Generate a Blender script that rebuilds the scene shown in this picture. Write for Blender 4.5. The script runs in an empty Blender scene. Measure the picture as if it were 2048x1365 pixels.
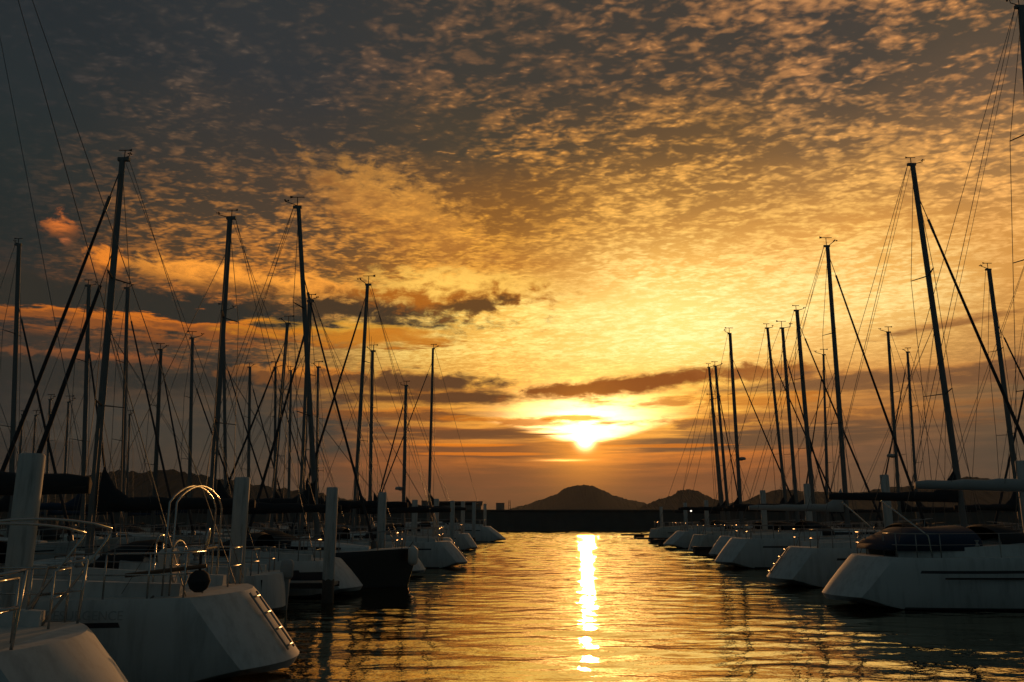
import bpy, bmesh, math, random
from mathutils import Vector, Matrix

random.seed(7)
C = bpy.context.scene.collection
R = math.radians

# ------------------------------------------------------------------ camera
F = 1650.0                      # focal length in photograph pixels (2048 wide)
PITCH = R(12.1)
CAM_H = 2.3
cam_d = bpy.data.cameras.new('camera')
cam = bpy.data.objects.new('camera', cam_d)
C.objects.link(cam)
cam.location = (0, 0, CAM_H)
cam.rotation_euler = (R(90) + PITCH, 0, 0)
cam_d.sensor_width = 36.0
cam_d.lens = 36.0 * F / 2048.0
cam_d.clip_start = 0.1
cam_d.clip_end = 20000
bpy.context.scene.camera = cam


def ray(px, py):
    cx, cy = (px - 1024.0) / F, (682.5 - py) / F
    cp, sp = math.cos(PITCH), math.sin(PITCH)
    return Vector((cx, cp - cy * sp, sp + cy * cp))


def at(px, py, Y):
    """world point seen at photo pixel (px, py) at distance Y down the channel"""
    d = ray(px, py)
    return Vector((0, 0, CAM_H)) + d * (Y / d.y)


def azel(px, py):
    d = ray(px, py).normalized()
    return math.atan2(d.x, d.y), math.asin(d.z)


# ------------------------------------------------------------------ exposure
sc = bpy.context.scene
sc.view_settings.view_transform = 'Standard'
sc.view_settings.look = 'None'
sc.view_settings.exposure = 0.0
sc.view_settings.gamma = 1.0
sc.render.film_transparent = False
sc.cycles.use_denoising = True
sc.cycles.sample_clamp_indirect = 6.0
sc.cycles.max_bounces = 6
sc.cycles.caustics_reflective = False
sc.cycles.caustics_refractive = False

# ------------------------------------------------------------------ sun
SUN_AZ, SUN_EL = azel(1170, 880)
sun_dir = Vector((math.sin(SUN_AZ) * math.cos(SUN_EL), math.cos(SUN_AZ) * math.cos(SUN_EL), math.sin(SUN_EL)))
sun_d = bpy.data.lights.new('sun', 'SUN')
sun_d.energy = 1.1
sun_d.angle = R(0.5)
sun_d.color = (1.0, 0.44, 0.14)
sun = bpy.data.objects.new('sun', sun_d)
sun.rotation_euler = (-sun_dir).to_track_quat('-Z', 'Y').to_euler()
sun.location = (40, 400, 60)
C.objects.link(sun)

# ------------------------------------------------------------------ world: sunset sky
W = bpy.data.worlds.new('World')
sc.world = W
W.use_nodes = True
W.cycles.sampling_method = 'MANUAL'
W.cycles.sample_map_resolution = 512
nt = W.node_tree
nt.nodes.clear()
NT = [nt]


def new(t):
    return NT[0].nodes.new(t)


def _set(sock, v):
    if isinstance(v, X):
        NT[0].links.new(v.s, sock)
    elif isinstance(v, bpy.types.NodeSocket):
        NT[0].links.new(v, sock)
    else:
        sock.default_value = v


def mth(op, a, b=None, c=None, clamp=False):
    n = new('ShaderNodeMath')
    n.operation = op
    n.use_clamp = clamp
    for i, v in enumerate((a, b, c)):
        if v is not None:
            _set(n.inputs[i], v)
    return X(n.outputs[0])


class X:
    """a scalar socket with arithmetic"""
    def __init__(self, s): self.s = s
    def __add__(self, o): return mth('ADD', self, o)
    __radd__ = __add__
    def __sub__(self, o): return mth('SUBTRACT', self, o)
    def __rsub__(self, o): return mth('SUBTRACT', o, self)
    def __mul__(self, o): return mth('MULTIPLY', self, o)
    __rmul__ = __mul__
    def __truediv__(self, o): return mth('DIVIDE', self, o)


def smooth(x, a, b):
    n = new('ShaderNodeMapRange')
    n.interpolation_type = 'SMOOTHSTEP'
    _set(n.inputs[0], x)
    if a < b:
        _set(n.inputs[1], a); _set(n.inputs[2], b); _set(n.inputs[3], 0.0); _set(n.inputs[4], 1.0)
    else:
        _set(n.inputs[1], b); _set(n.inputs[2], a); _set(n.inputs[3], 1.0); _set(n.inputs[4], 0.0)
    return X(n.outputs[0])


def linmap(x, a, b, lo=0.0, hi=1.0):
    n = new('ShaderNodeMapRange')
    for i, v in enumerate((x, a, b, lo, hi)):
        _set(n.inputs[i], v)
    return X(n.outputs[0])


def vec(x, y, z):
    n = new('ShaderNodeCombineXYZ')
    for i, v in enumerate((x, y, z)):
        _set(n.inputs[i], v)
    return n.outputs[0]


def noise(v, scale, detail=4.0, rough=0.55, dist=0.0, lac=2.0):
    n = new('ShaderNodeTexNoise')
    _set(n.inputs['Vector'], v)
    n.inputs['Scale'].default_value = scale
    n.inputs['Detail'].default_value = detail
    n.inputs['Roughness'].default_value = rough
    n.inputs['Distortion'].default_value = dist
    n.inputs['Lacunarity'].default_value = lac
    return X(n.outputs[0])


def voro(v, scale, smoothness=0.6):
    n = new('ShaderNodeTexVoronoi')
    n.feature = 'SMOOTH_F1'
    _set(n.inputs['Vector'], v)
    n.inputs['Scale'].default_value = scale
    n.inputs['Smoothness'].default_value = smoothness
    return X(n.outputs[0])


def mixc(f, a, b, blend='MIX'):
    n = new('ShaderNodeMix')
    n.data_type = 'RGBA'
    n.blend_type = blend
    n.clamp_factor = True
    _set(n.inputs[0], f)
    for i, v in ((6, a), (7, b)):
        if isinstance(v, (tuple, list)):
            v = tuple(v) + ((1.0,) if len(v) == 3 else ())
        _set(n.inputs[i], v)
    return n.outputs[2]


def s2l(c):
    return tuple(((v / 255.0) / 12.92 if v <= 10 else (((v / 255.0) + 0.055) / 1.055) ** 2.4) for v in c)


def ramp(fac, stops):
    n = new('ShaderNodeValToRGB')
    cr = n.color_ramp
    cr.interpolation = 'LINEAR'
    while len(cr.elements) < len(stops):
        cr.elements.new(0.5)
    for e, (p, c) in zip(cr.elements, stops):
        e.position = p
    for e, (p, c) in zip(cr.elements, stops):
        e.position = p
        e.color = tuple(c) + (1.0,)
    _set(n.inputs[0], fac)
    return n.outputs[0]


tc = new('ShaderNodeTexCoord')
sep = new('ShaderNodeSeparateXYZ')
nt.links.new(tc.outputs['Generated'], sep.inputs[0])
dx, dy, dz = (X(o) for o in sep.outputs)
AZ = mth('ARCTAN2', dx, dy)
EL = mth('ARCSINE', mth('MAXIMUM', dz, -0.999))
DV = tc.outputs['Generated']

# slow warp so that no gradient runs straight
wv = vec(AZ * 3.0, EL * 9.0, 0.0)
w1 = noise(wv, 1.6, 4.0, 0.6) - 0.5
w2 = noise(vec(AZ * 3.0, EL * 9.0, 7.3), 1.6, 4.0, 0.6) - 0.5
AZW = AZ + w1 * 0.16
ELW = EL + w2 * 0.05

ROWS = [-300, 0, 150, 300, 450, 550, 620, 700, 760, 830, 900, 960, 1030]
COLS = {  # px : list of (shade, lit) sRGB per row as seen in the photograph's sky
    0:    [((38, 45, 48), (46, 50, 51)), ((36, 43, 46), (46, 50, 52)), ((36, 44, 46), (44, 48, 50)), ((35, 43, 43), (48, 50, 48)), ((35, 41, 40), (46, 46, 43)), ((38, 42, 40), (60, 50, 42)), ((48, 44, 40), (85, 60, 45)), ((40, 42, 40), (62, 51, 42)), ((38, 42, 41), (46, 44, 42)), ((36, 40, 40), (42, 42, 40)), ((38, 40, 39), (42, 42, 40)), ((39, 40, 39), (42, 41, 39)), ((39, 40, 39), (42, 41, 39))],
    500:  [((44, 48, 51), (62, 60, 58)), ((46, 51, 53), (70, 66, 60)), ((47, 51, 53), (84, 75, 66)), ((58, 55, 50), (115, 90, 65)), ((74, 62, 48), (192, 130, 66)), ((85, 65, 43), (195, 125, 58)), ((95, 68, 44), (205, 125, 58)), ((72, 58, 44), (150, 95, 50)), ((64, 58, 50), (104, 76, 50)), ((58, 56, 50), (70, 62, 52)), ((58, 56, 50), (66, 60, 52)), ((58, 55, 50), (62, 57, 51)), ((55, 53, 49), (58, 54, 50))],
    1000: [((52, 53, 51), (100, 82, 66)), ((56, 56, 52), (138, 104, 74)), ((60, 58, 52), (160, 116, 76)), ((72, 64, 50), (200, 142, 74)), ((140, 95, 45), (230, 165, 72)), ((175, 115, 48), (238, 175, 78)), ((240, 192, 94), (255, 225, 125)), ((236, 184, 88), (255, 226, 128)), ((185, 118, 50), (245, 180, 75)), ((150, 92, 42), (240, 165, 68)), ((134, 78, 42), (182, 106, 50)), ((102, 66, 45), (118, 72, 48)), ((76, 56, 45), (84, 59, 46))],
    1350: [((58, 56, 52), (130, 100, 72)), ((62, 59, 53), (172, 124, 80)), ((66, 61, 53), (184, 132, 80)), ((105, 82, 54), (222, 162, 85)), ((185, 132, 64), (245, 192, 100)), ((232, 178, 85), (255, 225, 140)), ((248, 213, 122), (255, 238, 162)), ((250, 215, 120), (255, 238, 160)), ((228, 162, 68), (255, 210, 100)), ((205, 135, 56), (250, 185, 80)), ((152, 88, 46), (202, 116, 52)), ((118, 73, 48), (132, 80, 51)), ((88, 62, 48), (96, 65, 48))],
    1700: [((60, 58, 54), (140, 108, 78)), ((64, 61, 56), (188, 136, 88)), ((70, 65, 57), (205, 148, 94)), ((118, 93, 64), (230, 172, 98)), ((210, 152, 78), (250, 200, 110)), ((236, 184, 100), (252, 224, 145)), ((236, 192, 110), (252, 224, 145)), ((222, 172, 95), (240, 195, 115)), ((175, 122, 65), (220, 158, 82)), ((140, 98, 58), (182, 124, 68)), ((98, 75, 56), (112, 82, 60)), ((85, 68, 55), (90, 71, 56)), ((75, 62, 52), (78, 63, 52))],
    2048: [((66, 62, 57), (160, 120, 80)), ((78, 70, 58), (215, 152, 92)), ((95, 80, 64), (225, 160, 96)), ((148, 114, 74), (235, 175, 100)), ((205, 150, 80), (238, 182, 106)), ((205, 150, 80), (228, 172, 98)), ((190, 138, 75), (215, 160, 86)), ((160, 119, 70), (188, 138, 80)), ((112, 90, 62), (150, 110, 70)), ((84, 73, 58), (108, 86, 62)), ((72, 65, 55), (80, 70, 58)), ((72, 64, 55), (76, 66, 56)), ((65, 58, 50), (68, 60, 51))],
}
EL_TOP = R(60)
shade = lit = None
prev = None
zen_s, zen_l = s2l((48, 55, 57)), s2l((60, 62, 62))
for px in sorted(COLS):
    st_s, st_l = [], []
    for y, (a, b) in zip(ROWS, COLS[px]):
        e = azel(px, y)[1]
        p = min(max(e / EL_TOP, 0.0), 0.97)
        st_s.append((p, s2l(a))); st_l.append((p, s2l(b)))
    st_s.append((1.0, zen_s)); st_l.append((1.0, zen_l))
    st_s.sort(key=lambda q: q[0]); st_l.sort(key=lambda q: q[0])
    fac = mth('DIVIDE', ELW, EL_TOP, clamp=True)
    cs, cl = ramp(fac, st_s), ramp(fac, st_l)
    a0 = azel(px, 600)[0]
    if shade is None:
        shade, lit = cs, cl
    else:
        f = smooth(AZW, prev, a0)
        shade = mixc(f, shade, cs)
        lit = mixc(f, lit, cl)
    prev = a0

# altocumulus sheet: a plane of small cells overhead, foreshortened towards the horizon
inv = mth('DIVIDE', 1.0, mth('MAXIMUM', dz, 0.0) + 0.07)
PX, PY = dx * inv, dy * inv
PV = vec(PX, PY, 0.0)
n_big = noise(PV, 2.6, 3.0, 0.55, 0.3)
n_mid = noise(vec(PX * 0.85 + PY * 0.3, PY, 3.1), 17.0, 7.0, 0.68, 0.35)
jx, jy = noise(PV, 13.0, 3.0), noise(vec(PX, PY, 5.0), 13.0, 3.0)
cells = voro(vec(PX * 0.8 + PY * 0.25 + jx * 0.13, PY + jy * 0.13, 0.0), 27.0, 0.55)
cells2 = voro(vec(PX * 0.75 + jy * 0.06, PY * 1.15 + jx * 0.06, 4.0), 60.0, 0.5)
lump = n_mid * 1.0 + (0.60 - cells) * 0.50 + (0.58 - cells2) * 0.36 + (n_big - 0.5) * 0.55
bias = smooth(EL, R(15), R(27)) * 0.10 + linmap(AZ, R(-8), R(-24), 0.0, 0.05)
Lhi = smooth(lump - bias, 0.36, 0.82)

NA = noise(vec(AZ * 13.0, EL * 26.0, 0.0), 2.4, 8.0, 0.64, 0.3) - 0.5
NB = noise(vec(AZ * 7.0, EL * 36.0, 3.0), 2.4, 8.0, 0.60, 0.25) - 0.5
NC = noise(vec(AZ * 3.2, EL * 62.0, 6.0), 2.4, 6.0, 0.58, 0.2) - 0.5
Llow = smooth(NC + NB * 0.5, -0.16, 0.20)
kl = smooth(EL, R(6.5), R(11.5))
L = Llow + (Lhi - Llow) * kl
n_shade = noise(vec(PX, PY, 21.0), 3.4, 4.0, 0.55, 0.4)


def patch(px, py, w, h, rot=0.0):
    a0, e0 = azel(px, py)
    u_, v_ = AZW - a0, ELW - e0
    c_, s_ = math.cos(rot), math.sin(rot)
    p_ = (u_ * c_ + v_ * s_) * (F / w)
    q_ = (v_ * c_ - u_ * s_) * (F / h)
    return mth('EXPONENT', (p_ * p_ + q_ * q_) * -1.0)


# thicker, unlit parts of the sheet
thick = patch(1130, 130, 300, 120) * 0.6 + patch(930, 330, 190, 62, -0.55) * 0.75 + patch(620, 190, 330, 110) * 0.55 + patch(1120, 560, 120, 40, -0.5) * 0.5
glowk = 1.0 - smooth(n_shade, 0.36, 0.62) * smooth(EL, R(13), R(24)) * 0.36
L = L * glowk * (1.0 - mth('MINIMUM', thick, 0.85))
spark = smooth(lump + (0.5 - cells2) * 0.5, 0.86, 1.12) * glowk * kl
sky = mixc(L, shade, lit)
sky = mixc(spark * 0.55, sky, mixc(1.0, lit, (1.35, 1.32, 1.3), 'MULTIPLY'))


def band(col, px, py, wpx, hpx, dark, litc=None, amp=0.9, op=1.0, tilt=0.0, nz=None, edge=(1.2, 0.45), top=(0.0, 1.1)):
    """a low cloud bank at a direction in the sky, ragged by noise, its top edge lit"""
    nz = NB if nz is None else nz
    a0, e0 = azel(px, py)
    w, h = wpx / F, hpx / F
    u = (AZ - a0) * (1.0 / w)
    v = (EL - (AZ - a0) * tilt - e0) * (1.0 / h)
    d = mth('SQRT', u * u + v * v) + nz * (amp * 6.5)
    m = smooth(d, *edge) * op
    if litc is not None:
        g = smooth(v + nz * 4.0, *top)
        c = mixc(g, s2l(dark), s2l(litc))
    else:
        c = s2l(dark)
    return mixc(m, col, c)


def addc(col, f, c):
    n = new('ShaderNodeMix')
    n.data_type = 'RGBA'
    n.blend_type = 'ADD'
    n.clamp_factor = False
    _set(n.inputs[0], f)
    _set(n.inputs[6], col)
    _set(n.inputs[7], tuple(c) + (1.0,))
    return n.outputs[2]


# hot core of the sunset behind the low cloud
aS, eS = azel(1172, 846)
u = (AZ - aS) * (F / 112.0)
v = (EL - eS) * (F / 50.0)
core = mth('EXPONENT', (u * u + v * v) * -1.0 + NB * 1.6)
low = smooth(EL - mth('ABSOLUTE', AZ - aS) * 0.26 - azel(1172, 894)[1] + NB * 0.006, -0.003, 0.006)
core = core * low
aH, eH = azel(1370, 600)
u2 = (AZ - aH) * (F / 300.0)
v2 = (EL - eH) * (F / 130.0)
halo = mth('EXPONENT', (u2 * u2 + v2 * v2) * -1.0)
sky = addc(sky, halo, (0.22, 0.17, 0.07))
u3 = (AZ - azel(1190, 800)[0]) * (F / 230.0)
v3 = (EL - azel(1190, 800)[1]) * (F / 85.0)
sky = addc(sky, mth('EXPONENT', (u3 * u3 + v3 * v3) * -1.0), (0.42, 0.27, 0.07))
sky = addc(sky, core, (4.2, 3.0, 1.3))

# cloud banks, far to near
B = [
    # px, py, w, h, dark, lit, options
    (810, 440, 200, 80, (165, 110, 56), (244, 176, 84), dict(amp=0.45, op=0.5, tilt=-0.35, nz=NA, top=(-0.9, 1.0))),
    (118, 455, 30, 24, (95, 64, 44), (215, 122, 62), dict(amp=0.5, nz=NA, top=(-0.8, 0.9))),
    (130, 484, 12, 8, (110, 72, 50), (200, 118, 70), dict(amp=0.4, nz=NA)),
    (212, 530, 36, 32, (110, 70, 42), (240, 145, 62), dict(amp=0.55, nz=NA, top=(-0.8, 0.9))),
    (250, 610, 640, 48, (42, 42, 37), (78, 58, 42), dict(amp=0.35, nz=NA, top=(0.5, 1.7))),
    (425, 552, 150, 30, (120, 80, 44), (248, 165, 74), dict(amp=0.42, nz=NA, top=(-1.1, 0.6))),
    (615, 576, 125, 28, (110, 74, 42), (248, 168, 76), dict(amp=0.42, nz=NA, top=(-1.0, 0.7))),
    (730, 618, 220, 24, (66, 52, 36), (170, 112, 50), dict(amp=0.4, nz=NA, top=(0.3, 1.6))),
    (910, 584, 200, 46, (168, 102, 40), (255, 208, 104), dict(amp=0.36, nz=NA, top=(-0.7, 0.7))),
    (945, 612, 92, 19, (98, 68, 36), (170, 108, 46), dict(amp=0.4, tilt=0.14, nz=NA, top=(0.2, 1.3))),
    (330, 658, 420, 20, (130, 78, 42), (232, 132, 52), dict(amp=0.9, op=0.95)),
    (720, 668, 220, 24, (200, 130, 48), (248, 190, 76), dict(amp=0.5, op=0.8)),
    (180, 745, 460, 55, (41, 42, 39), (62, 53, 43), dict(amp=0.45, op=0.95)),
    (200, 715, 150, 10, (110, 70, 45), (190, 110, 56), dict(amp=0.6, nz=NA, op=0.8)),
    (620, 752, 170, 20, (110, 72, 42), (238, 150, 62), dict(amp=0.55, nz=NA)),
    (440, 850, 330, 60, (56, 55, 50), (76, 65, 52), dict(amp=0.4, op=0.95)),
    (850, 766, 190, 21, (88, 60, 38), (190, 118, 50), dict(amp=0.3, nz=NA, top=(0.4, 1.5))),
    (900, 797, 215, 16, (92, 60, 36), (205, 126, 50), dict(amp=0.32, top=(0.3, 1.5))),
    (800, 830, 160, 14, (120, 76, 42), (226, 140, 56), dict(amp=0.6)),
    (1275, 768, 265, 22, (136, 78, 36), (215, 130, 48), dict(amp=0.26, tilt=0.09, nz=NA, top=(0.5, 1.7))),
    (1130, 782, 110, 13, (128, 74, 34), (215, 130, 48), dict(amp=0.4, nz=NA, top=(0.4, 1.7))),
    (1540, 745, 130, 20, (150, 92, 46), (215, 140, 60), dict(amp=0.45, nz=NA, op=0.9, top=(0.3, 1.6))),
    (1790, 757, 330, 27, (112, 80, 54), (190, 130, 70), dict(amp=0.38, op=0.9)),
    (1880, 652, 120, 9, (140, 94, 54), (190, 132, 72), dict(amp=0.45, tilt=0.09, op=0.85)),
    (1150, 836, 60, 8, (220, 135, 42), (250, 180, 70), dict(amp=0.4, op=0.92)),
    (1010, 842, 120, 8, (190, 112, 42), (240, 160, 62), dict(amp=0.5, tilt=-0.04, op=0.85)),
    (1470, 800, 230, 12, (190, 118, 50), (236, 160, 66), dict(amp=0.6, op=0.8)),
    (1430, 842, 210, 9, (150, 95, 50), (225, 145, 62), dict(amp=0.4, op=0.85)),
    (1640, 835, 330, 20, (136, 92, 54), (205, 138, 66), dict(amp=0.55, op=0.8)),
    (1580, 876, 380, 22, (92, 70, 52), (128, 88, 56), dict(amp=0.35, tilt=0.02, op=0.95, nz=NC, top=(0.3, 1.5))),
    (900, 866, 210, 15, (104, 68, 43), (165, 98, 48), dict(amp=0.5, nz=NC)),
    (1010, 902, 240, 18, (108, 68, 44), (146, 86, 46), dict(amp=0.4, nz=NC, op=0.85)),
    (930, 890, 110, 4, (222, 128, 48), (242, 150, 58), dict(amp=0.45, nz=NC, op=0.9)),
    (970, 908, 120, 3.5, (215, 122, 48), (225, 132, 52), dict(amp=0.5, nz=NC, op=0.8)),
    (1330, 892, 120, 3.5, (205, 118, 46), (220, 130, 52), dict(amp=0.5, nz=NC, op=0.8)),
    (1160, 952, 420, 22, (110, 70, 47), (120, 76, 48), dict(amp=0.4, nz=NC, op=0.6)),
]
for (px, py, w, h, d, l, kw) in B:
    sky = band(sky, px, py, w, h, d, l, **kw)

# thin gap of direct light under the layer, and the sun itself
aG, eG = azel(1128, 921)
gx = (AZ - aG) * (F / 42.0)
gy = (EL - eG - NA * 0.002) * (F / 1.9)
sky = addc(sky, mth('EXPONENT', (gx * gx + gy * gy) * -1.0), (1.5, 0.85, 0.25))
sx = (AZ - SUN_AZ) * (F / 13.0)
sy = (EL - SUN_EL) * (F / 13.0)
r2 = sx * sx + sy * sy
sky = addc(sky, mth('EXPONENT', r2 * -0.9), (10.0, 7.0, 3.0))
sky = addc(sky, mth('EXPONENT', r2 * -0.028), (0.62, 0.24, 0.03))

hs = new('ShaderNodeHueSaturation')
hs.inputs['Saturation'].default_value = 1.03
hs.inputs['Value'].default_value = 1.08
nt.links.new(sky, hs.inputs['Color'])
sky = mixc(1.0, hs.outputs[0], (1.045, 0.965, 0.955), 'MULTIPLY')

# behind the viewer and below the horizon: dim teal evening sky
back = smooth(mth('ABSOLUTE', AZ), R(35), R(62))
ctop = ramp(mth('DIVIDE', EL, R(90), clamp=True), [(0.0, s2l((47, 60, 61))), (0.4, s2l((48, 60, 62))), (1.0, s2l((50, 57, 59)))])
bk = mixc(L * 0.5, ctop, s2l((60, 67, 67)))
sky = mixc(back, sky, bk)

nish = new('ShaderNodeTexSky')
nish.sky_type = 'NISHITA'
nish.sun_disc = False
nish.sun_elevation = SUN_EL
nish.sun_rotation = SUN_AZ
bg1 = new('ShaderNodeBackground')
nt.links.new(nish.outputs[0], bg1.inputs[0])
bg1.inputs[1].default_value = 0.05
bg2 = new('ShaderNodeBackground')
nt.links.new(sky, bg2.inputs[0])
bg2.inputs[1].default_value = 1.0
mx = new('ShaderNodeMixShader')
mx.inputs[0].default_value = 0.985          # cloud cover over the clear sky
nt.links.new(bg1.outputs[0], mx.inputs[1])
nt.links.new(bg2.outputs[0], mx.inputs[2])
out = new('ShaderNodeOutputWorld')
nt.links.new(mx.outputs[0], out.inputs[0])

# ------------------------------------------------------------------ helpers for materials and meshes
def mat(name, col, rough=0.5, metal=0.0, spec=0.5, var=0.12, vscale=3.0, bump=0.0, bscale=20.0, streak=0.0):
    """a principled material with a little procedural mottling"""
    m = bpy.data.materials.new(name)
    m.use_nodes = True
    NT[0] = m.node_tree
    p = m.node_tree.nodes['Principled BSDF']
    p.inputs['Roughness'].default_value = rough
    p.inputs['Metallic'].default_value = metal
    p.inputs['Specular IOR Level'].default_value = spec
    t = new('ShaderNodeTexCoord')
    n = noise(t.outputs['Object'], vscale, 5.0, 0.6)
    if streak:
        mp = new('ShaderNodeMapping')
        mp.inputs['Scale'].default_value = (1.0, 1.0, 0.12)
        NT[0].links.new(t.outputs['Object'], mp.inputs['Vector'])
        n2 = smooth(noise(mp.outputs[0], vscale * 4, 5.0, 0.65), 0.42, 0.72)
        n = n * (1 - streak) + (1.0 - n2) * streak
    lo = tuple(max(0, c * (1 - var)) for c in col)
    hi = tuple(min(1, c * (1 + var)) for c in col)
    NT[0].links.new(mixc(n, lo, hi), p.inputs['Base Color'])
    if bump:
        b = new('ShaderNodeBump')
        b.inputs['Strength'].default_value = bump
        _set(b.inputs['Height'], noise(t.outputs['Object'], bscale, 4.0, 0.6))
        NT[0].links.new(b.outputs[0], p.inputs['Normal'])
    return m


def water_material():
    m = bpy.data.materials.new('harbour_water')
    m.use_nodes = True
    NT[0] = m.node_tree
    p = m.node_tree.nodes['Principled BSDF']
    p.inputs['Base Color'].default_value = (0.006, 0.009, 0.009, 1)
    p.inputs['Roughness'].default_value = 0.025
    p.inputs['IOR'].default_value = 12.0
    p.inputs['Specular Tint'].default_value = (1.0, 0.90, 0.70, 1.0)  # golden sunset light put into the reflection colour; the raised IOR brightens it
    t = new('ShaderNodeTexCoord')
    s = new('ShaderNodeSeparateXYZ')
    NT[0].links.new(t.outputs['Object'], s.inputs[0])
    x, y = X(s.outputs[0]), X(s.outputs[1])
    b = noise(vec(x * 0.8, y * 1.1, 4.0), 5.0, 2.0, 0.5)                # ripples finer than the modelled waves
    c = noise(vec(x * 0.8, y * 1.1, 9.0), 12.0, 2.0, 0.55)
    h = b * 0.013 + c * 0.004
    bn = new('ShaderNodeBump')
    bn.inputs['Strength'].default_value = 1.0
    bn.inputs['Distance'].default_value = WATER_AMP
    _set(bn.inputs['Height'], h)
    NT[0].links.new(bn.outputs[0], p.inputs['Normal'])
    return m


def link(name, bm, m, parent=None, smooth_f=False):
    me = bpy.data.meshes.new(name)
    bm.to_mesh(me)
    bm.free()
    for q in (m if isinstance(m, (list, tuple)) else [m]):
        me.materials.append(q)
    if smooth_f:
        for f in me.polygons:
            f.use_smooth = True
    o = bpy.data.objects.new(name, me)
    C.objects.link(o)
    if parent is not None:
        o.parent = parent
    return o


def tag(o, label=None, cat=None, group=None, kind=None):
    if label: o['label'] = label
    if cat: o['category'] = cat
    if group: o['group'] = group
    if kind: o['kind'] = kind
    return o


def add_box(bm, x0, x1, y0, y1, z0, z1, mi=0):
    v = [bm.verts.new(p) for p in ((x0, y0, z0), (x1, y0, z0), (x1, y1, z0), (x0, y1, z0), (x0, y0, z1), (x1, y0, z1), (x1, y1, z1), (x0, y1, z1))]
    for q in ((3, 2, 1, 0), (4, 5, 6, 7), (0, 1, 5, 4), (1, 2, 6, 5), (2, 3, 7, 6), (3, 0, 4, 7)):
        f = bm.faces.new([v[i] for i in q])
        f.material_index = mi
    return v


def add_tube(bm, pts, r, n=8, r2=None, cap=True, ell=None):
    """tube along a polyline; r may taper to r2; ell=(fore-aft, athwart) for an elliptical section"""
    pts = [Vector(p) for p in pts]
    rings = []
    ref = None
    for i, p in enumerate(pts):
        d = (pts[min(i + 1, len(pts) - 1)] - pts[max(i - 1, 0)]).normalized()
        if ref is None:
            ref = Vector((1, 0, 0)) if abs(d.x) < 0.8 else Vector((0, 1, 0))
        a = (ref - d * ref.dot(d)).normalized()
        b = d.cross(a)
        ref = a
        k = i / max(1, len(pts) - 1)
        rr = r if r2 is None else r + (r2 - r) * k
        ea, eb = (ell if ell else (1, 1))
        rings.append([bm.verts.new(p + a * (rr * ea * math.cos(2 * math.pi * j / n)) + b * (rr * eb * math.sin(2 * math.pi * j / n))) for j in range(n)])
    for q in range(len(rings) - 1):
        for j in range(n):
            bm.faces.new((rings[q][j], rings[q][(j + 1) % n], rings[q + 1][(j + 1) % n], rings[q + 1][j]))
    if cap:
        bm.faces.new(list(reversed(rings[0])))
        bm.faces.new(rings[-1])


def add_loft(bm, rings, closed=True, cap=True, mi=0):
    vs = [[bm.verts.new(p) for p in r] for r in rings]
    n = len(vs[0])
    for q in range(len(vs) - 1):
        for j in range(n if closed else n - 1):
            f = bm.faces.new((vs[q][j], vs[q][(j + 1) % n], vs[q + 1][(j + 1) % n], vs[q + 1][j]))
            f.material_index = mi
    if cap:
        for r in (list(reversed(vs[0])), vs[-1]):
            f = bm.faces.new(r)
            f.material_index = mi
    return vs


def fin(bm):
    bmesh.ops.recalc_face_normals(bm, faces=bm.faces)
    return bm


WATER_AMP = 0.45
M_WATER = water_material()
M_CONC = mat('weathered_concrete', (0.10, 0.10, 0.095), 0.9, var=0.3, vscale=0.6)
M_LAND = mat('dark_scrub', (0.035, 0.042, 0.036), 0.95, var=0.3, vscale=0.02)

# ------------------------------------------------------------------ water, breakwater, land, hills
bm = bmesh.new()
v = [bm.verts.new(p) for p in ((-3000, -60, -0.12), (3000, -60, -0.12), (3000, 3200, -0.12), (-3000, 3200, -0.12))]
bm.faces.new(v)
tag(link('water', bm, M_WATER), kind='structure')


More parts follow.
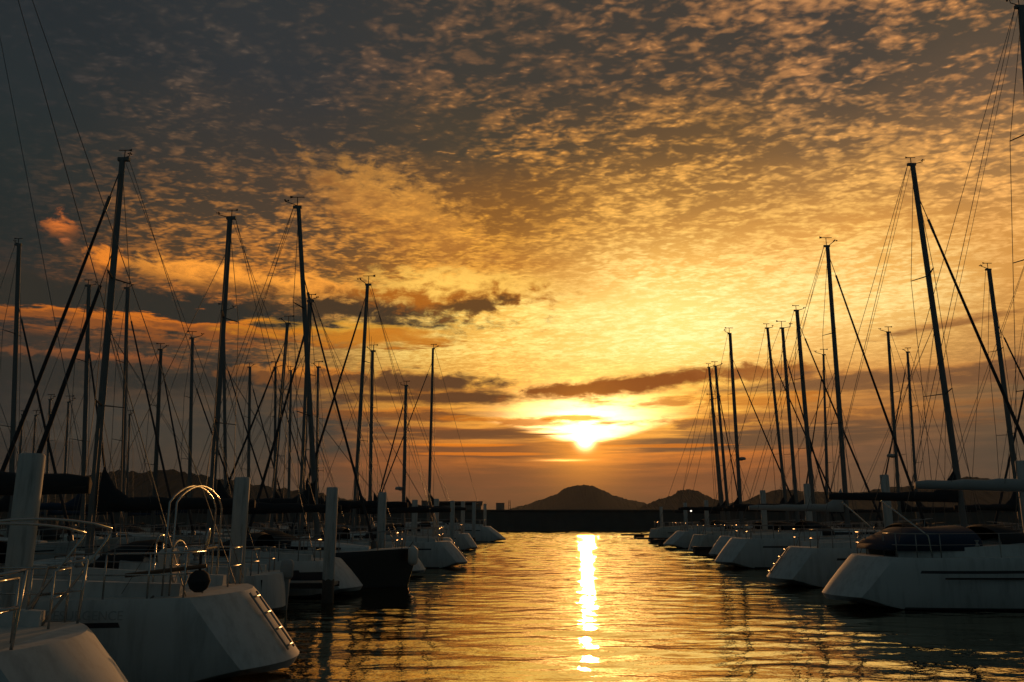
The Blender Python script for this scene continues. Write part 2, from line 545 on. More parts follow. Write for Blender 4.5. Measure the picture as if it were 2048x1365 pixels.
def waves():
    """the harbour surface near the viewer: small crossing wind waves as real relief"""
    import numpy as np
    rs = np.random.RandomState(11)
    xs = [-8.0]
    while xs[-1] < 19: xs.append(xs[-1] + 0.15)
    st = 0.15
    while xs[-1] < 70: st *= 1.09; xs.append(xs[-1] + st)
    st = 0.15
    while xs[0] > -60: st *= 1.09; xs.insert(0, xs[0] - st)
    ys = [3.0]
    while ys[-1] < 148:
        ys.append(ys[-1] + (0.075 if ys[-1] < 30 else 0.075 + (ys[-1] - 30) * 0.0016))
    Xg, Yg = np.meshgrid(np.array(xs), np.array(ys))
    Z = np.zeros_like(Xg)
    calm = np.zeros_like(Xg)
    for k in range(7):
        an = rs.uniform(0, 6.28); q = 2 * np.pi / rs.uniform(6, 24)
        calm += np.sin(q * (Xg * np.cos(an) + Yg * np.sin(an)) + rs.uniform(0, 6.28))
    calm = 1 / (1 + np.exp(-calm * 0.9))
    for k in range(84):
        lam = 0.30 * (3.2 / 0.30) ** (rs.uniform(0, 1) ** 1.25)
        an = np.pi / 2 + rs.normal(0, 0.5)
        q = 2 * np.pi / lam
        slope = WAVE_SLOPE * (0.85 if lam > 0.8 else 1.0) * rs.uniform(0.5, 1.3)
        ph = q * (Xg * np.cos(an) + Yg * np.sin(an)) + rs.uniform(0, 6.28)
        env = 0.55 + 0.8 * calm if lam < 1.6 else 1.0
        if lam < 0.8:
            env = env * np.clip((75 - Yg) / 45, 0, 1)
        else:
            env = env * (1 + 3.2 * np.clip((Yg - 35) / 60, 0, 1))
        s_ = np.sin(ph)
        Z += slope / q * env * (s_ + 0.22 * np.cos(2 * ph))
    ny, nx = Xg.shape
    co = np.stack([Xg, Yg, Z], -1).reshape(-1, 3)
    idx = np.arange(ny * nx).reshape(ny, nx)
    f = np.stack([idx[:-1, :-1], idx[:-1, 1:], idx[1:, 1:], idx[1:, :-1]], -1).reshape(-1, 4)
    me = bpy.data.meshes.new('water')
    me.vertices.add(len(co)); me.vertices.foreach_set('co', co.astype(np.float32).ravel())
    me.loops.add(f.size); me.loops.foreach_set('vertex_index', f.astype(np.int32).ravel())
    me.polygons.add(len(f))
    me.polygons.foreach_set('loop_start', np.arange(0, f.size, 4, dtype=np.int32))
    me.polygons.foreach_set('use_smooth', np.ones(len(f), dtype=bool))
    me.update(calc_edges=True)
    me.validate()
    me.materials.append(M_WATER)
    o = bpy.data.objects.new('water', me)
    C.objects.link(o)
    tag(o, kind='structure')


WAVE_SLOPE = 0.0064
waves()
# the wall that closes the channel, running very slightly askew
bm = bmesh.new()
rings = []
for i in range(61):
    x = -260 + 520 * i / 60
    yy = 151.0 + x * 0.03
    rings.append([(x, yy, -1.5), (x, yy + 0.25, 3.45), (x, yy + 0.05, 3.5), (x, yy + 0.05, 3.75), (x, yy + 1.4, 3.75), (x, yy + 1.4, 2.6), (x, yy + 7, 2.6), (x, yy + 7, -1.5)])
add_loft(bm, rings)
fin(bm)
tag(link('breakwater', bm, M_CONC), 'long low dark concrete breakwater closing the far end of the channel', 'breakwater')

bm = bmesh.new()
gx = [-3000 + 6000 * i / 40 for i in range(41)]
gy = [162, 260, 600, 1200, 2000, 3200]
vv = [[bm.verts.new((x, y, 0.9 + (0 if y < 200 else random.uniform(0, 1.2)))) for x in gx] for y in gy]
for j in range(len(gy) - 1):
    for i in range(40):
        bm.faces.new((vv[j][i], vv[j][i + 1], vv[j + 1][i + 1], vv[j + 1][i]))
tag(link('land', fin(bm), M_LAND), kind='structure')


def hill(name, prof, Y, depth, rough=1.0, seed=0):
    """a wooded hill: ridge heights read along its crest, sloping off both ways"""
    rnd = random.Random(seed)
    pts = [at(px, py, Y) for px, py in prof]
    xs = [p.x for p in pts]
    N = 120
    bm = bmesh.new()
    K = [-1.0, -0.8, -0.6, -0.4, -0.22, -0.1, 0.0, 0.15, 0.4, 0.7, 1.0]
    rows = [[] for _ in K]
    for i in range(N + 1):
        x = xs[0] + (xs[-1] - xs[0]) * i / N
        for q in range(len(xs) - 1):
            if xs[q] <= x <= xs[q + 1] + 1e-6:
                t = (x - xs[q]) / (xs[q + 1] - xs[q])
                t = t * t * (3 - 2 * t) * 0.5 + t * 0.5
                z = pts[q].z + (pts[q + 1].z - pts[q].z) * t
                break
        for k, row in zip(K, rows):
            f = (1 - abs(k)) ** 1.3
            zz = 0.5 + (z - 0.5) * f + rnd.uniform(-1, 1) * rough * f
            row.append(bm.verts.new((x, Y + k * depth, zz)))
    for a, b in zip(rows, rows[1:]):
        for i in range(N):
            bm.faces.new((a[i], a[i + 1], b[i + 1], b[i]))
    return tag(link(name, fin(bm), M_LAND), kind='structure')


hill('hill', [(1000, 1024), (1040, 1013), (1080, 1000), (1110, 990), (1130, 977), (1150, 971), (1170, 970), (1188, 973), (1205, 981), (1230, 992), (1260, 1000), (1285, 1005), (1310, 1018)], 2300, 300, 1.4, 1)
hill('hill', [(1270, 1020), (1300, 1006), (1320, 998), (1345, 991), (1358, 981), (1380, 979), (1395, 982), (1410, 990), (1428, 998), (1450, 1006), (1480, 1020)], 1500, 200, 1.1, 2)
hill('hill', [(1420, 1012), (1480, 1004), (1520, 990), (1560, 979), (1590, 981), (1630, 984), (1670, 985), (1720, 985), (1780, 974), (1830, 972), (1870, 970), (1905, 962), (1940, 953), (1970, 957), (2010, 966), (2048, 964), (2120, 972), (2260, 1000)], 1200, 200, 1.0, 3)
hill('hill', [(150, 958), (200, 946), (240, 943), (290, 944), (340, 941), (380, 946), (430, 958), (470, 963), (510, 969), (560, 977), (610, 984), (660, 990), (700, 998), (740, 1003), (800, 1008), (860, 1012), (930, 1018), (990, 1024)], 800, 150, 1.4, 4)
hill('hill', [(-260, 930), (-120, 935), (0, 948), (40, 950), (80, 955), (130, 962), (180, 974), (230, 990), (300, 1012)], 420, 90, 1.2, 5)

M_WALLD = mat('far_wall', (0.20, 0.20, 0.19), 0.85, var=0.15)
M_ROOFD = mat('far_roof', (0.06, 0.06, 0.065), 0.8)


def far_box(name, px0, px1, pt, Y, label, cat, group=None, roof=0.0):
    a, b = at(px0, pt, Y), at(px1, pt, Y)
    cx, hw, z = (a.x + b.x) / 2, (b.x - a.x) / 2, a.z
    o = bpy.data.objects.new(name, None)
    C.objects.link(o)
    o.location = (cx, Y, 1.0)
    tag(o, label, cat, group)
    bm = bmesh.new()
    add_box(bm, -hw, hw, 0, hw * 1.2, 0, z - 1.0)
    link('wall', fin(bm), M_WALLD, o)
    bm = bmesh.new()
    h = z - 1.0
    if roof:
        e = hw * 0.06
        add_loft(bm, [[(-hw - e, -e, h + 0.003), (-hw - e, hw * 1.2 + e, h + 0.003), (-hw - e, hw * 0.6, h + roof)], [(hw + e, -e, h + 0.003), (hw + e, hw * 1.2 + e, h + 0.003), (hw + e, hw * 0.6, h + roof)]])
    else:
        add_box(bm, -hw * 1.03, hw * 1.03, -hw * 0.03, hw * 1.23, h + 0.003, h + 0.35)
    link('roof', fin(bm), M_ROOFD, o)
    return o


far_box('distant_building', 992, 1009, 1007, 700, 'small flat-roofed block on the horizon just left of the central hill', 'building', 'buildings on the horizon')
far_box('distant_building', 843, 866, 1003, 420, 'pale flat-roofed block behind the far left mooring piles', 'building', 'buildings on the horizon')
far_box('distant_building', 776, 800, 1009, 420, 'low flat building left of the pale block behind the far masts', 'building', 'buildings on the horizon')
far_box('boathouse', 878, 962, 1010, 178, 'long dark-roofed boathouse behind the far left row of piles', 'boathouse', roof=0.8)
# lattice mast beside the small block
p = at(1019, 1001, 700)
bm = bmesh.new()
for sx in (-1, 1):
    for sy in (-1, 1):
        add_tube(bm, [(sx * 1.3, sy * 1.3, 0), (sx * 0.5, sy * 0.5, p.z - 1)], 0.22, 5)
for k in range(7):
    z = (p.z - 1) * k / 7
    w = 1.3 - 0.8 * k / 7
    add_box(bm, -w, w, -w, -w + 0.25, z, z + 0.25)
    add_box(bm, -w, w, w - 0.25, w, z, z + 0.25)
o = link('lattice_tower', fin(bm), M_ROOFD)
o.location = (p.x, 700, 1.0)
tag(o, 'thin lattice tower on the horizon beside the small block', 'tower')

# ------------------------------------------------------------------ materials of the boats
M_GEL = mat('white_gelcoat', (0.52, 0.55, 0.55), 0.72, spec=0.15, streak=0.6, var=0.22, vscale=1.5)
M_GEL2 = mat('cream_gelcoat', (0.49, 0.51, 0.48), 0.72, spec=0.15, streak=0.6, var=0.22, vscale=1.5)
M_NAVY = mat('navy_gelcoat', (0.012, 0.014, 0.02), 0.3)
M_NAME = mat('faded_lettering', (0.36, 0.39, 0.40), 0.7)
M_STEEL2 = mat('dull_steel', (0.30, 0.30, 0.30), 0.38, 0.9)
M_STRIPE = mat('dark_stripe', (0.02, 0.025, 0.04), 0.4)
M_ANTI = mat('antifouling', (0.03, 0.03, 0.035), 0.8)
M_DECK = mat('deck_nonskid', (0.50, 0.50, 0.47), 0.7, var=0.1, vscale=6)
M_ALU = mat('mast_alloy', (0.15, 0.16, 0.165), 0.55, 0.3)
M_ALUD = mat('dark_mast_alloy', (0.10, 0.105, 0.11), 0.45, 0.4)
M_STEEL = mat('stainless_steel', (0.46, 0.46, 0.45), 0.2, 1.0, var=0.04)
M_WIRE = mat('rigging_wire', (0.12, 0.12, 0.12), 0.5, 0.5)
M_SAIL = mat('furled_sail_cover', (0.035, 0.04, 0.05), 0.9, var=0.2, vscale=8, bump=0.3)
M_CANVAS = mat('dark_canvas', (0.018, 0.022, 0.028), 0.9, var=0.2, vscale=6, bump=0.25)
M_BLUE = mat('blue_canvas', (0.016, 0.035, 0.075), 0.85, var=0.2, vscale=6, bump=0.25)
M_GREY = mat('pale_sail_cover', (0.36, 0.37, 0.37), 0.8, var=0.12, vscale=5, bump=0.3)
M_GLASS = mat('smoked_window', (0.012, 0.014, 0.016), 0.1)
M_RUB = mat('black_rubber', (0.02, 0.02, 0.02), 0.7)
M_FENDER = mat('white_fender', (0.6, 0.6, 0.57), 0.45)
M_ROPE = mat('mooring_rope', (0.16, 0.15, 0.13), 0.9, var=0.25, vscale=30)
M_GELD = mat('slate_gelcoat', (0.16, 0.19, 0.22), 0.6, spec=0.2, var=0.1)
M_PILE = mat('painted_steel_pile', (0.40, 0.42, 0.41), 0.7, spec=0.2, streak=0.7, var=0.42, vscale=2.5, bump=0.1)
M_RUST = mat('tide_stain', (0.07, 0.06, 0.05), 0.9, var=0.35, vscale=5)
M_PONT = mat('grey_pontoon', (0.22, 0.22, 0.21), 0.85, var=0.2, vscale=2)
M_FLOAT = mat('pontoon_float', (0.07, 0.07, 0.07), 0.85)
M_WOOD = mat('teak', (0.16, 0.09, 0.05), 0.6, var=0.25, vscale=8)
M_ORANGE = mat('orange_buoy', (0.6, 0.10, 0.03), 0.6)


def lerp(a, b, t): return a + (b - a) * t


class Hull:
    """outline of one hull: local x runs from stern (-ls) to bow (+lb) with the mast at 0"""
    def __init__(s, ls, lb, beam, fb, rev=0.7, bowrake=0.7, sternw=0.74):
        s.ls, s.lb, s.b, s.fb, s.rev, s.br, s.sw = ls, lb, beam / 2, fb, rev, bowrake, sternw

    def half(s, t):
        if t < 0.42:
            k = t / 0.42
            return s.b * (s.sw + (1 - s.sw) * math.sin(k * math.pi / 2))
        k = (t - 0.42) / 0.58
        return s.b * max(0.012, 1 - k ** 2.3)

    def sheer(s, t):
        return s.fb * (0.94 + 0.06 * (1 - t) + 0.26 * t * t)

    def x(s, t, z):
        zs = self_z = s.sheer(t)
        q = min(max(z / zs, -0.3), 1.0)
        x = lerp(-s.ls, s.lb, t)
        x += s.rev * max(q, -0.05) * max(0, 1 - t / 0.3) ** 1.2
        x -= s.br * (1 - q) * max(0, (t - 0.72) / 0.28) ** 1.5
        return x

    def deck_t(s, x):
        """t whose sheer point lies at local x"""
        lo, hi = 0.0, 1.0
        for _ in range(30):
            m = (lo + hi) / 2
            if s.x(m, s.sheer(m)) < x: lo = m
            else: hi = m
        return (lo + hi) / 2

    def deck(s, x, side=0.0, inset=0.0):
        """point on the deck edge; side -1..1 across"""
        t = s.deck_t(x)
        return Vector((x, side * max(0.0, s.half(t) - inset), s.sheer(t)))


def build_hull(H, mats, parent, name='hull', stripe=True, broad=False):
    bm = bmesh.new()
    N = 26
    ROWS = [('k', 0), ('b', 0), ('w', 0.02), ('w', 0.07), ('f', 0.42), ('f', 0.70), ('f', 0.755), ('f', 0.94), ('f', 1.0)]
    flare = {0.42: 0.965, 0.70: 0.99, 0.755: 0.994, 0.94: 1.0, 1.0: 0.985}
    rows_p, rows_s = [], []
    for i in range(N + 1):
        t = i / N
        hb, zs = H.half(t), H.sheer(t)
        prof = []
        rock = -0.45 * math.sin(math.pi * min(1, max(0, t * 0.96 + 0.02))) ** 0.7
        if H.rev > 0:
            rock = lerp(0.10 + 0.16 * min(1, max(0, H.rev - 0.3)), rock, min(1, t / 0.17))
        bowf = max(0, (t - 0.7) / 0.3)
        for kind, v in ROWS:
            if kind == 'k': z, y = rock, 0.001
            elif kind == 'b': z, y = lerp(rock, v, 0.35), hb * 0.55 * (1 - 0.6 * bowf)
            elif kind == 'w':
                z, y = max(v, rock + 0.03 + v), hb * (0.90 if v < 0.05 else 0.92) * (1 - 0.35 * bowf)
            else:
                z, y = max(zs * v, rock + 0.1 + v * 0.1), hb * lerp(flare[v], flare[v] * (0.72 + 0.28 * v), bowf)
            prof.append((H.x(t, z), y, z))
        rows_p.append([bm.verts.new(q) for q in prof])
        rows_s.append([bm.verts.new((q[0], -q[1], q[2])) for q in prof])
    mi = [1, 1, 2, 0, 2 if broad else 0, 2 if stripe else 0, 0, 0]
    for i in range(N):
        for j in range(len(ROWS) - 1):
            m = mi[j] if not (j == 5 and (i < 3 or i > N - 3)) else 0
            zq = (rows_p[i][j].co.z + rows_p[i][j + 1].co.z) / 2
            if j < 3 and zq > 0.10: m = 0
            f = bm.faces.new((rows_p[i][j], rows_p[i + 1][j], rows_p[i + 1][j + 1], rows_p[i][j + 1])); f.material_index = m
            f = bm.faces.new((rows_s[i][j], rows_s[i][j + 1], rows_s[i + 1][j + 1], rows_s[i + 1][j])); f.material_index = m
        f = bm.faces.new((rows_p[i][0], rows_s[i][0], rows_s[i + 1][0], rows_p[i + 1][0])); f.material_index = 1
    # transom, bulging aft so that the light rolls round it
    for j in range(len(ROWS) - 1):
        f = bm.faces.new((rows_p[N][j], rows_s[N][j], rows_s[N][j + 1], rows_p[N][j + 1])); f.material_index = 0
    SP = [-1, -0.9, -0.75, -0.6, -0.4, -0.2, 0, 0.2, 0.4, 0.6, 0.75, 0.9, 1]
    grid = []
    for j in range(len(ROWS)):
        p, q = rows_p[0][j].co, rows_s[0][j].co
        row = []
        for sv in SP:
            if sv == -1: row.append(rows_s[0][j])
            elif sv == 1: row.append(rows_p[0][j])
            else: row.append(bm.verts.new((p.x - (0.03 + 0.40 * p.y * (1.0 - 0.25 * j / (len(ROWS) - 1))) * (1 - sv * sv), p.y * sv, p.z)))
        grid.append(row)
    for j in range(len(ROWS) - 1):
        for k in range(len(SP) - 1):
            f = bm.faces.new((grid[j][k], grid[j][k + 1], grid[j + 1][k + 1], grid[j + 1][k]))
            f.material_index = 0
    bm.faces.new(grid[-1]).material_index = 0
    bmesh.ops.remove_doubles(bm, verts=bm.verts, dist=0.0015)
    fin(bm)
    o = link(name, bm, mats, parent, True)
    return o


def shade_auto(o, ang=40):
    me = o.data
    bm = bmesh.new(); bm.from_mesh(me)
    for e in bm.edges:
        if len(e.link_faces) == 2 and e.calc_face_angle(0) > R(ang):
            e.smooth = False
    bm.to_mesh(me); bm.free()
    return o


def build_deck(H, parent):
    bm = bmesh.new()
    rows = []
    N = 24
    for i in range(N + 1):
        t = 0.99 * i / N
        hb, zs = H.half(t) * 0.975, H.sheer(t)
        x = H.x(t, zs) + (0.02 if i else -0.01)
        rows.append([bm.verts.new((x, hb * s, zs - 0.003 - 0.017 * min(1, i / 3) + 0.06 * min(1, i / 4) * (1 - s * s))) for s in (-1, -0.5, 0, 0.5, 1)])
    for a, b in zip(rows, rows[1:]):
        for j in range(4):
            bm.faces.new((a[j], b[j], b[j + 1], a[j + 1]))
    return link('deck', fin(bm), M_DECK, parent, True)


def loft_x(secs):
    """rings from (x, half width, base z, top z, top narrowing)"""
    rings = []
    for x, w, z0, z1, k in secs:
        rings.append([(x, -w, z0), (x, -w * (1 + k) / 2, lerp(z0, z1, 0.7)), (x, -w * k * 0.8, z1), (x, 0, z1 + 0.03), (x, w * k * 0.8, z1), (x, w * (1 + k) / 2, lerp(z0, z1, 0.7)), (x, w, z0)])
    return rings


def sailboat(X, Y, head, mast_base, mast_top, ls, lb, beam, fb, label, group, rev=0.7, furl=None, furl_h=0.93, hullm=None,
             near=1, sprayhood=True, boomcover=None, boom_h=1.25, spreaders=2, vane=True, radar=False, antenna=False, yaw=0.0, mast_r=0.11,
             cabin=True, stripe=True, bowrake=0.7, sternw=0.74, cat='sailboat', thick=0.075, hood_mat=None, backstay=True, mastm=None, boom_len=None, broad=False, cover_k=1.0, ladder=False):
    """one moored yacht with her parts; head +1: bow to the right, -1: bow to the left"""
    root = bpy.data.objects.new('sailboat', None)
    C.objects.link(root)
    root.location = (X, Y, 0)
    root.rotation_euler = (0, 0, (0 if head > 0 else math.pi) + yaw)
    tag(root, label, cat, group)
    H = Hull(ls, lb, beam, fb, rev, bowrake, sternw)
    hm = hullm or M_GEL
    hull = shade_auto(build_hull(H, [hm, M_ANTI, M_STRIPE], root, stripe=stripe, broad=broad), 38)
    build_deck(H, root)
    zd = H.sheer(H.deck_t(0))
    Minv = Matrix.Rotation(-root.rotation_euler.z, 4, 'Z')
    org = Vector((X, Y, 0))

    def loc(p): return Minv @ (Vector(p) - org)
    top = loc(mast_top)
    base = Vector((0, 0, zd + (0.30 if cabin else 0.0)))
    # cabin trunk
    xa, xf = -0.30 * ls, 0.52 * lb
    hc = 0.42 if near else 0.38
    if cabin:
        bm = bmesh.new()
        secs = []
        for k in range(9):
            t = k / 8
            x = lerp(xa, xf, t)
            tt = H.deck_t(x)
            w = min(H.half(tt) * 0.62, beam * 0.31)
            secs.append((x, w * (1 - 0.35 * t ** 3), H.sheer(tt) - 0.03, H.sheer(tt) + hc * (1 - 0.75 * t ** 1.8) * (0.75 if k == 0 else 1), 0.86))
        add_loft(bm, loft_x(secs), closed=True)
        cab = shade_auto(link('cabin', fin(bm), hm if hm is not M_NAVY else M_GEL, root, True), 40)
        for s in (-1, 1):
            for (a, b) in ((0.10, 0.42), (0.50, 0.74)):
                bm = bmesh.new()
                q = []
                for tq in (a, lerp(a, b, 0.5), b):
                    kx = lerp(xa, xf, tq)
                    tt = H.deck_t(kx)
                    w = min(H.half(tt) * 0.62, beam * 0.31) * (1 - 0.35 * tq ** 3)
                    z0, hh = H.sheer(tt) - 0.03, hc * (1 - 0.75 * tq ** 1.8) + 0.03
                    q.append(((kx, s * (w * lerp(1, 0.93, 0.36) + 0.012), z0 + hh * 0.36), (kx, s * (w * lerp(1, 0.93, 0.95) + 0.012), z0 + hh * 0.64)))
                rings = [[p0, (p0[0], p0[1] - s * 0.03, p0[2]), (p1[0], p1[1] - s * 0.03, p1[2]), p1] for p0, p1 in q]
                add_loft(bm, rings)
                link('window', fin(bm), M_GLASS, cab)
    # cockpit coamings and stern seat
    xs = -ls + max(rev, 0.0) + 0.25
    for s in (-1, 1):
        bm = bmesh.new()
        r = []
        for k in range(6):
            x = lerp(xs, xa + 0.15, k / 5)
            tt = H.deck_t(x)
            y = s * H.half(tt) * 0.66
            z = H.sheer(tt)
            h = 0.16 + 0.16 * k / 5
            r.append([(x, y - 0.10, z - 0.03), (x, y - 0.07, z + h), (x, y + 0.07, z + h), (x, y + 0.10, z - 0.03)])
        add_loft(bm, r)
        link('coaming', fin(bm), hm if hm is not M_NAVY else M_GEL, root)
    if near and Y < 45:
        for s in (-1, 1):
            x = lerp(xs, xa + 0.15, 0.62)
            tt = H.deck_t(x)
            c = Vector((x, s * H.half(tt) * 0.66, H.sheer(tt) + 0.16 + 0.16 * 0.62))
            bm = bmesh.new()
            add_loft(bm, [[(c.x + r * math.cos(a), c.y + r * math.sin(a), c.z + z) for a in [2 * math.pi * q / 12 for q in range(12)]] for z, r in ((-0.01, 0.075), (0.04, 0.07), (0.07, 0.045), (0.12, 0.05), (0.15, 0.07), (0.165, 0.06))])
            link('winch', fin(bm), M_STEEL2, root, True)
            if cabin:
                bm = bmesh.new()
                ps = []
                for q in range(5):
                    tq = 0.15 + 0.5 * q / 4
                    kx = lerp(xa, xf, tq)
                    t2 = H.deck_t(kx)
                    w2 = min(H.half(t2) * 0.62, beam * 0.31) * (1 - 0.35 * tq ** 3) * 0.6
                    zz = H.sheer(t2) + hc * (1 - 0.75 * tq ** 1.8)
                    ps.append(Vector((kx, s * w2, zz + 0.07)))
                    add_tube(bm, [(kx, s * w2, zz - 0.02), (kx, s * w2, zz + 0.07)], 0.013, 6)
                add_tube(bm, ps, 0.014, 6)
                link('handrail', fin(bm), M_WOOD, cab)
    # mast
    bm = bmesh.new()
    n = 7
    pts = []
    lean = top - base
    for k in range(n):
        t = k / (n - 1)
        p = base + lean * t
        pts.append(p)
    add_tube(bm, pts, mast_r, 10, mast_r * 0.80, ell=(1.0, 0.72))
    add_box(bm, top.x - 0.20, top.x + 0.12, top.y - 0.05, top.y + 0.05, top.z - 0.04, top.z + 0.06)
    mast = link('mast', fin(bm), mastm or M_ALU, root, True)
    shade_auto(mast, 45)

    def on(t): return base + lean * t
    sp = [0.5] if spreaders == 1 else ([0.36, 0.68] if spreaders == 2 else [0.26, 0.5, 0.74])
    tips = {-1: [], 1: []}
    for q, t in enumerate(sp):
        for s in (-1, 1):
            L = beam * (0.29 - 0.05 * q)
            p0 = on(t)
            p1 = p0 + Vector((-0.28 * L, s * L, 0.04))
            tips[s].append(p1)
            bm = bmesh.new()
            add_tube(bm, [p0, p1], 0.035, 6, 0.022, ell=(1.3, 0.6))
            link('spreader', fin(bm), mastm or M_ALU, mast)
    wr = 0.006 + 0.00016 * Y
    # shrouds over the spreader tips
    ch = max(0.35, beam * 0.44)
    for s in (-1, 1):
        bm = bmesh.new()
        c = H.deck(-0.25, s, 0.10)
        add_tube(bm, [on(0.985)] + list(reversed(tips[s])) + [c], wr, 5)
        add_tube(bm, [on(sp[0] * 0.98), c + Vector((0.25, 0, 0))], wr * 0.85, 5)
        if near:
            add_tube(bm, [on(sp[0] * 0.98), c - Vector((0.35, 0, 0))], wr * 0.85, 5)
        link('shroud', fin(bm), M_WIRE, root)
    if backstay:
        bm = bmesh.new()
        hub = on(1.0) + Vector((-0.18, 0, 0.02))
        e = H.deck(-ls + max(rev, 0) + 0.12, 0)
        if near and beam > 2.9:
            for s in (-1, 1):
                add_tube(bm, [hub, H.deck(-ls + max(rev, 0) + 0.12, s, 0.25)], wr * 0.9, 5)
        else:
            add_tube(bm, [hub, e], wr * 0.9, 5)
        link('backstay', fin(bm), M_WIRE, root)
    # furled headsail on the forestay
    if furl is not None:
        b = loc(furl)
        b = H.deck(min(b.x, lb - 0.15), 0) + Vector((0, 0, 0.15))
        a = on(furl_h)
        bm = bmesh.new()
        pts = [a + (b - a) * (k / 10) for k in range(11)]
        for k in range(1, 10):
            pts[k].z -= 0.10 * math.sin(math.pi * k / 10)
        add_tube(bm, pts[1:], thick * 0.55, 8, thick, cap=True)
        fs = link('furled_jib', fin(bm), M_SAIL, root, True)
        bm = bmesh.new()
        add_tube(bm, [on(furl_h), pts[1]], max(0.018, wr), 6)
        add_tube(bm, [pts[1] + (pts[0] - pts[1]) * 0.15, pts[1] + (pts[0] - pts[1]) * -0.25], 0.05, 8)
        link('halyard_swivel', fin(bm), M_WIRE, fs)
        bm = bmesh.new()
        add_tube(bm, [b - Vector((0, 0, 0.1)), b + (a - b).normalized() * 0.14], 0.12, 12)
        link('furling_drum', fin(bm), M_ALUD, fs)
    else:
        bm = bmesh.new()
        add_tube(bm, [on(furl_h), H.deck(lb - 0.15, 0)], wr, 5)
        link('forestay', fin(bm), M_WIRE, root)
    # boom with the stowed mainsail
    bl = boom_len or min(ls * 0.86, 4.6)
    g = base + Vector((-0.12, 0, boom_h))
    e = g + Vector((-bl, 0, 0.10))
    bm = bmesh.new()
    add_tube(bm, [g, e], 0.075, 8, ell=(1.2, 0.8))
    boom = link('boom', fin(bm), mastm or M_ALU, root, True)
    cm = boomcover or M_CANVAS
    bm = bmesh.new()
    r = []
    for k in range(12):
        t = k / 11
        p = g + (e - g) * (0.01 + 0.992 * t)
        hgt = cover_k * 0.12 + cover_k * 0.18 * (1 - t) + 0.75 * max(0, 1 - t / 0.16) ** 1.6 + 0.02 * math.sin(t * 23)
        wd = 0.10 + 0.05 * (1 - t)
        r.append([(p.x, p.y - wd * 0.7, p.z - 0.10), (p.x, p.y - wd, p.z + hgt * 0.35), (p.x, p.y - wd * 0.45, p.z + hgt * 0.85), (p.x, p.y, p.z + hgt), (p.x, p.y + wd * 0.45, p.z + hgt * 0.85), (p.x, p.y + wd, p.z + hgt * 0.35), (p.x, p.y + wd * 0.7, p.z - 0.10)])
    add_loft(bm, r)
    link('sail_cover', fin(bm), cm, boom, True)
    if near:
        bm = bmesh.new()
        add_tube(bm, [on(0.99) + Vector((-0.1, 0, 0)), e + Vector((0.05, 0, 0.1))], wr * 0.7, 4)
        for s in (-1, 1):
            add_tube(bm, [on(0.55), lerp(g, e, 0.35) + Vector((0, s * 0.14, 0.1))], wr * 0.6, 4)
            add_tube(bm, [on(0.55), lerp(g, e, 0.75) + Vector((0, s * 0.14, 0.1))], wr * 0.6, 4)
        link('topping_lift', fin(bm), M_WIRE, boom)
    # sprayhood over the companionway
    if sprayhood:
        bm = bmesh.new()
        r = []
        tt = H.deck_t(xa)
        z0 = H.sheer(tt) + 0.12
        w = min(H.half(tt) * 0.70, 1.25)
        for x, hh, ww in ((xa + 0.95, 0.20, 0.80), (xa + 0.75, 0.42, 0.9), (xa + 0.2, 0.64, 0.95), (xa - 0.25, 0.68, 0.95), (xa - 0.38, 0.62, 0.95)):
            r.append([(x, w * ww * math.cos(a), z0 + hh * max(0.0, math.sin(a)) ** 0.55) for a in [math.pi * q / 12 for q in range(13)]])
        add_loft(bm, r, closed=True, cap=False)
        bm.faces.new([v for v in bm.verts][:13])
        hood = link('sprayhood', fin(bm), hood_mat or M_CANVAS, root, True)
    # pushpit, pulpit, stanchions
    xr = -ls + max(rev, 0) + 0.10
    tube = 0.0125 + 0.00012 * Y
    if True:
        for s in (-1, 1):
            bm = bmesh.new()
            p = [H.deck(xr + 1.0, s, 0.08), H.deck(xr + 0.45, s, 0.08), H.deck(xr, s, 0.10), H.deck(xr - 0.02, s * 0.42, 0.0)]
            up = Vector((0, 0, 0.60))
            add_tube(bm, [q + up for q in p], tube, 7)
            if near:
                add_tube(bm, [q + up * 0.52 for q in p], tube * 0.85, 6)
            for q in p:
                add_tube(bm, [q - Vector((0, 0, 0.02)), q + up], tube, 6)
            link('pushpit', fin(bm), M_STEEL if Y < 16 else M_STEEL2, root, True)
        bm = bmesh.new()
        pr = []
        for s in (-1, 1):
            p = [H.deck(lb - 1.3, s, 0.06) + Vector((0, 0, 0.6)), H.deck(lb - 0.5, s, 0.04) + Vector((0.05, 0, 0.64)), H.deck(lb - 0.1, 0) + Vector((0.12, s * 0.10, 0.66))]
            add_tube(bm, p, tube, 7)
            for q in (0, 1):
                add_tube(bm, [H.deck(lb - (1.3, 0.55)[q], s, 0.06) - Vector((0, 0, 0.02)), p[q]], tube, 6)
        link('pulpit', fin(bm), M_STEEL if Y < 16 else M_STEEL2, root, True)
        for s in (-1, 1):
            bm = bmesh.new()
            xx = [lerp(xr + 1.0, lb - 1.3, k / 5) for k in range(6)]
            tops = []
            for k, x in enumerate(xx):
                p = H.deck(x, s, 0.07)
                tops.append(p + Vector((0, 0, 0.6)))
                if 0 < k < 5:
                    add_tube(bm, [p - Vector((0, 0, 0.02)), p + Vector((0, 0, 0.6))], tube * 0.9, 6)
            add_tube(bm, tops, wr * 0.7, 5)
            add_tube(bm, [q - Vector((0, 0, 0.28)) for q in tops], wr * 0.6, 5)
            link('guard_rail', fin(bm), M_STEEL2, root)
